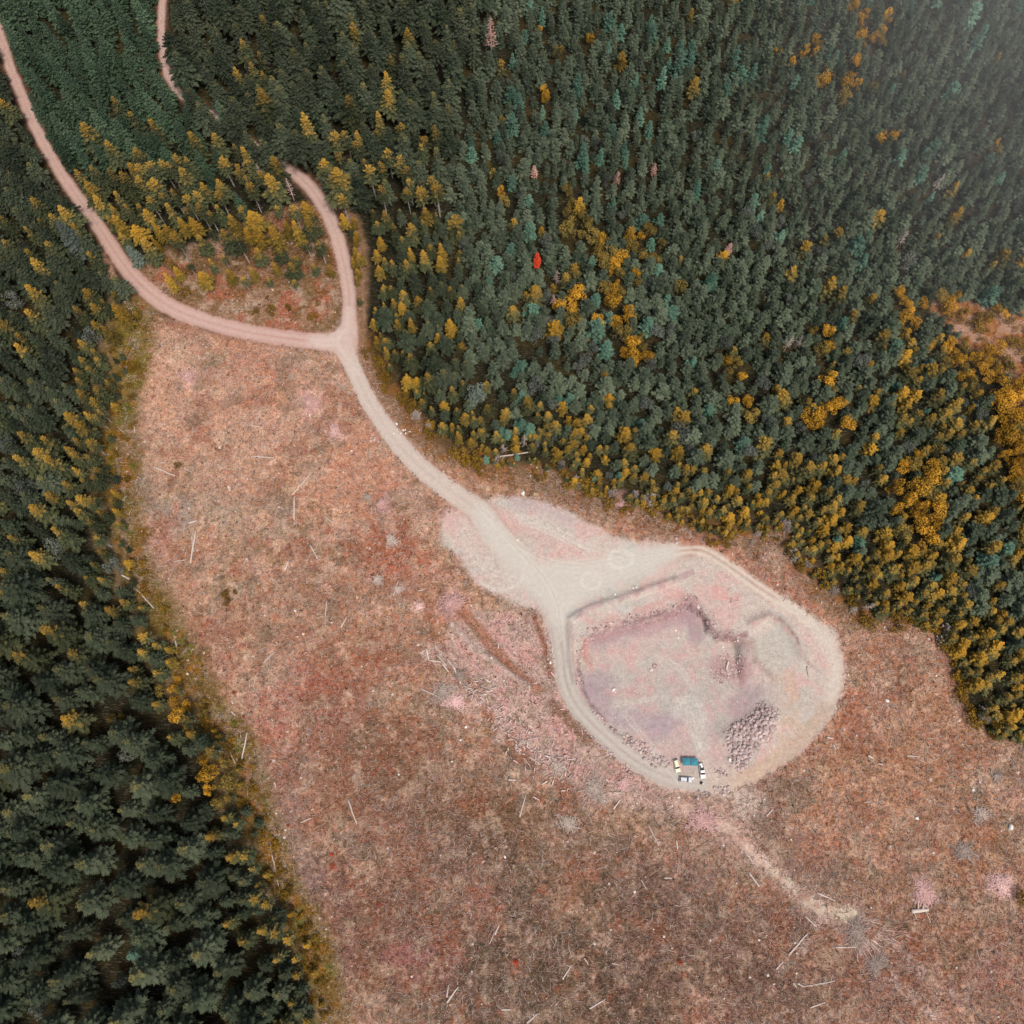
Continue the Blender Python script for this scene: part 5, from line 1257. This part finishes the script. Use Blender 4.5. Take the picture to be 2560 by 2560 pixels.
def vehicle(name, label, cat, rear, front, body_mat, kind):
    a = PZ(*rear); b = PZ(*front); L = math.dist(a[:2], b[:2]); hd = math.atan2(b[1]-a[1], b[0]-a[0])
    c = ((a[0]+b[0])/2, (a[1]+b[1])/2, (a[2]+b[2])/2+.02)
    root = empty(name, c, hd); tag(root, label, cat); h = L/2; W = 1.92
    wx = h-.95
    if kind == 'suv':
        prof('body', [(-h, .45), (-h+.02, 1.05), (h-1.3, 1.08), (h-.25, 1.0), (h, .8), (h, .42), (h-.2, .34), (-h+.2, .34)], W, body_mat, root, .07)
        prof('window', [(-h+.12, 1.06), (-h+.32, 1.66), (h-1.95, 1.66), (h-1.32, 1.06)], W-.14, m_glass, root, .03, W-.5)
        rf = bx('roof', L-2.55, W-.42, .10, body_mat, root, (-.80, 0, 1.70), .04)
        for sx, x in ((-1, -h+.95), (1, -.25), (1, h-1.95)):
            for sy in (-1, 1): prof('pillar', [(x-.06, 1.06), (x-.04, 1.66), (x+.06, 1.66), (x+.08, 1.06)], .05, body_mat, root, 0, None, (0, sy*(W/2-.145), 0))
        for sy in (-1, 1): bx('roof_rail', L-3.2, .05, .06, m_trim, rf, (0, sy*.62, .08), .01)
        bx('bumper', .16, W-.1, .22, m_trim, root, (-h-.03, 0, .55), .04)
    else:
        prof('body', [(-h, .5), (-h, .72), (-.35, .74), (-.35, 1.1), (h-1.5, 1.14), (h-.25, 1.06), (h, .85), (h, .48), (h-.2, .38), (-h+.2, .38)], W, body_mat, root, .05)
        for sy in (-1, 1): bx('bed_side', h-.40, .09, .42, body_mat, root, (-h/2-.19, sy*(W/2-.05), .93), .02)
        bx('tailgate', .08, W-.24, .40, body_mat, root, (-h+.05, 0, .93), .02)
        prof('window', [(-.42, 1.10), (-.22, 1.72), (h-2.1, 1.72), (h-1.45, 1.10)], W-.12, m_glass, root, .03, W-.46)
        bx('roof', h-1.85, W-.38, .10, body_mat, root, ((h-2.32)/2, 0, 1.76), .04)
        bx('bumper', .16, W-.1, .2, m_trim, root, (-h-.04, 0, .55), .04)
        bx('bed_liner', h-.55, W-.3, .03, m_trim, root, (-h/2-.17, 0, .765), 0)
    for sy in (-1, 1):
        bx('headlight', .06, .34, .16, m_lamp, root, (h+.005, sy*(W/2-.3), .78), .02)
        bx('tail_light', .05, .14, .26, m_red, root, (-h-.01, sy*(W/2-.14), .86), .02)
        bx('mirror', .14, .2, .14, m_trim, root, (h-1.55, sy*(W/2+.1), 1.14), .03)
        for sx in (-wx, wx):
            w = cyl('wheel', .37, .25, m_tyre, root, (sx, sy*(W/2-.08), .37)); cyl('rim', .22, .03, m_rim, w, (0, sy*.125, 0))
    bx('grille', .05, 1.0, .2, m_trim, root, (h+.003, 0, .66), .01)
    prof('windscreen', [(h-1.38, 1.10), (h-1.98, 1.63), (h-1.95, 1.66), (h-1.35, 1.12)], W-.36, m_glass, root, 0)
    return root, hd, c
v1 = vehicle('parked_suv', 'cream yellow estate car parked left of the blue canopies', 'car', (1687.3, 1898.2), (1695.4, 1930.5), paint_cream, 'suv')
v2 = vehicle('parked_suv', 'silver car parked crosswise below the blue canopies', 'car', (1697.5, 1947.5), (1729, 1950.2), paint_silver, 'suv')
v3 = vehicle('pickup_truck', 'white pickup truck with loaded open bed right of the blue canopies', 'truck', (1751.3, 1908.5), (1757.4, 1946), paint_white, 'pickup')
# load of the pickup bed
def world(v, x, y, z): hd, c = v[1], v[2]; return (c[0]+x*math.cos(hd)-y*math.sin(hd), c[1]+x*math.sin(hd)+y*math.cos(hd), c[2]+z)
def crate(name, label, cat, loc, rz, sx, sy, sz, body, lidm):
    r = empty(name, loc, rz); tag(r, label, cat); bx('box', sx, sy, sz, body, r, (0, 0, sz/2), .03); bx('lid', sx+.04, sy+.04, .08, lidm, r, (0, 0, sz+.04), .02)
    for s in (-1, 1): bx('handle', .05, sy*.4, .06, m_trim, r, (s*(sx/2+.03), 0, sz*.75), .01)
crate('cooler_box', 'white cooler box in the bed of the white pickup', 'cooler', world(v3, -1.75, .1, .785), v3[1], .95, .75, .5, paint_white, paint_white)
crate('storage_box', 'dull pink storage box at the tailgate end of the pickup bed', 'box', world(v3, -2.5, -.1, .785), v3[1]+.1, .6, 1.0, .4, plain('dusty_pink_plastic', (.5, .34, .33), .7), paint_white)
crate('cooler_box', 'white cooler box standing by the front of the silver car', 'cooler', PZ(1731.5, 1945.8), .3, .9, .6, .5, paint_white, paint_white)
crate('gear_bin', 'dark gear bin beside the right rear leg of the canopies', 'box', PZ(1746, 1909.5), .1, .9, .9, .7, m_trim, m_trim)
def canopy(u, v, rz, label):
    x, y, z = PZ(u, v); root = empty('popup_canopy', (x, y, z), rz); tag(root, label, 'canopy', None)
    s = 1.42; vs = []; fs = []
    n = 8
    for i in range(n+1):
        for j in range(n+1):
            a, b = -1+2*i/n, -1+2*j/n; k = max(abs(a), abs(b))
            vs.append((a*s, b*s, 2.35+.62*(1-k)+.05*math.sin(3.1*k)))
    for i in range(n):
        for j in range(n): q = i*(n+1)+j; fs.append((q, q+n+1, q+n+2, q+1))
    b0 = len(vs); edge = [i*(n+1) for i in range(n+1)]+[n*(n+1)+j for j in range(1, n+1)]+[i*(n+1)+n for i in range(n-1, -1, -1)]+[j for j in range(n-1, 0, -1)]
    for e in edge: vs.append((vs[e][0]*1.005, vs[e][1]*1.005, 2.08))
    for k in range(len(edge)): m = (k+1) % len(edge); fs.append((edge[k], edge[m], b0+m, b0+k))
    link('canopy_roof', new_mesh('canopy_roof', vs, fs, [m_canvas]), root)
    for sx in (-1, 1):
        for sy in (-1, 1):
            bx('leg', .06, .06, 2.36, m_frame, root, (sx*1.37, sy*1.37, 1.18), .01)
    for k in range(4):
        a = k*math.pi/2; o = bx('frame_rail', 2.82, .04, .05, m_frame, root, (1.44*math.cos(a), 1.44*math.sin(a), 2.04), .005); o.rotation_euler = (0, 0, a+math.pi/2)
canopy(1713.3, 1904.6, .0, 'blue pop-up canopy, left of two side by side at the camp')
canopy(1732.9, 1905.4, -.03, 'blue pop-up canopy, right of two side by side at the camp')
def folding_table(u, v, rz, label):
    r = empty('camp_table', PZ(u, v), rz); tag(r, label, 'table'); bx('tabletop', 1.4, .7, .05, paint_white, r, (0, 0, .72), .01)
    for sx in (-1, 1):
        for sy in (-1, 1): bx('leg', .04, .04, .70, m_frame, r, (sx*.6, sy*.28, .35), .005)
# stump, ring
for i in range(150):
    while True:
        q = pick_cl(.42)
        if q and -10 < q[0] < 2570 and q[1] < 2570: break
    if i == 0:
        vs, fs = [], []; tube(vs, fs, [(0, 0, -.1), (.01, 0, .12), (.02, .01, .5)], [.5, .34, .30], 9)
        for k in range(4): a = k*1.7; tube(vs, fs, [(0, 0, .1), (.62*math.cos(a), .62*math.sin(a), -.05)], [.14, .05], 4)
        ms = new_mesh('cut_stump', vs, fs, [M['log']])
    o = link('cut_stump', ms, None, PZ(*q)); o.rotation_euler = (0, 0, rng.uniform(0, 6)); k = rng.uniform(.7, 1.5); o.scale = (k, k, rng.uniform(.6, 1.3))
    tag(o, 'small pale cut stump dotted on the open clearing', 'stump', 'cut stumps on the clearing')
def stump(u, v):
    vs, fs = [], []; tube(vs, fs, [(0, 0, -.1), (.02, 0, .2), (.05, .03, .6)], [.62, .5, .46], 12)
    for k in range(5):
        a = k*1.26; tube(vs, fs, [(0, 0, .15), (.9*math.cos(a), .9*math.sin(a), -.05)], [.2, .06], 5)
    o = link('tree_stump', new_mesh('tree_stump', vs, fs, [m_char]), None, PZ(u, v)); tag(o, 'small dark stump on the gravel below the white pickup', 'stump')
stump(1753, 1957)
bm = bmesh.new(); vs, fs = [], []
tube(vs, fs, [(.8*math.cos(t*.3), .8*math.sin(t*.3), .12) for t in range(0, 19)], [.12]*19, 6)
o = link('rusty_ring', new_mesh('rusty_ring', vs, fs, [m_brown], smooth=True), None, PZ(1640, 1662)); tag(o, 'rusty brown ring lying in the middle of the pit floor', 'scrap')

# ------------------------------------------------------------------ haze bank over the far right corner
def haze_bank(u, v, rad, z0, thick, dens, name='haze'):
    x, y = P(u, v); vs = []; fs = []; nr_, na_ = 22, 48
    vs.append((x, y, z0+thick)); 
    for i in range(1, nr_+1):
        r = i/nr_; zt = z0+thick*(1-r*r)**2
        for k in range(na_):
            a = 6.283185*k/na_; q = 1+.10*math.sin(3*a+1)+.06*math.sin(5*a)
            vs.append((x+rad*q*r*math.cos(a), y+rad*q*r*math.sin(a), zt))
    def id_(i, k): return 1+(i-1)*na_+k % na_
    for k in range(na_): fs.append((0, id_(1, k), id_(1, k+1)))
    for i in range(1, nr_):
        for k in range(na_): fs.append((id_(i, k), id_(i+1, k), id_(i+1, k+1), id_(i, k+1)))
    fs.append(tuple(id_(nr_, k) for k in range(na_))[::-1])
    m = bpy.data.materials.new(name+'_air'); m.use_nodes = True; nt = m.node_tree; nt.nodes.clear()
    o = nt.nodes.new('ShaderNodeOutputMaterial'); pv = nt.nodes.new('ShaderNodeVolumePrincipled')
    pv.inputs['Color'].default_value = (.985, .99, .99, 1); pv.inputs['Density'].default_value = dens; pv.inputs['Anisotropy'].default_value = 0
    nt.links.new(pv.outputs[0], o.inputs['Volume'])
    ob = link(name, new_mesh(name, vs, fs, [m])); tag(ob, 'pale mist drifting over the upper right forest corner', 'haze', kind='stuff')
haze_bank(2880, -340, 325, 1.0, 85, .0026)

# ------------------------------------------------------------------ light
w = bpy.data.worlds.new('World'); scene.world = w; w.use_nodes = True
nt = w.node_tree; bg = nt.nodes['Background']; sky = nt.nodes.new('ShaderNodeTexSky'); sky.sky_type = 'NISHITA'; sky.sun_disc = False
SUN_EL, SUN_AZ = R(64), R(150)
sky.sun_elevation = SUN_EL; sky.sun_rotation = SUN_AZ; sky.dust_density = 6; sky.air_density = 1.0; sky.ozone_density = 1.0
nt.links.new(sky.outputs[0], bg.inputs[0]); bg.inputs[1].default_value = .07
sd = bpy.data.lights.new('sun', 'SUN'); so = bpy.data.objects.new('sun', sd); COL.objects.link(so)
sd.energy = 1.5; sd.angle = R(12); sd.color = (1, .95, .88)
dv = Vector((math.sin(SUN_AZ)*math.cos(SUN_EL), math.cos(SUN_AZ)*math.cos(SUN_EL), math.sin(SUN_EL)))
so.rotation_euler = dv.to_track_quat('Z', 'Y').to_euler()
vs_ = scene.view_settings; vs_.view_transform = 'Standard'; vs_.look = 'None'; vs_.gamma = 1; vs_.exposure = 0.66
scene.render.resolution_x = 1024; scene.render.resolution_y = 1024
scene.cycles.volume_bounces = 1
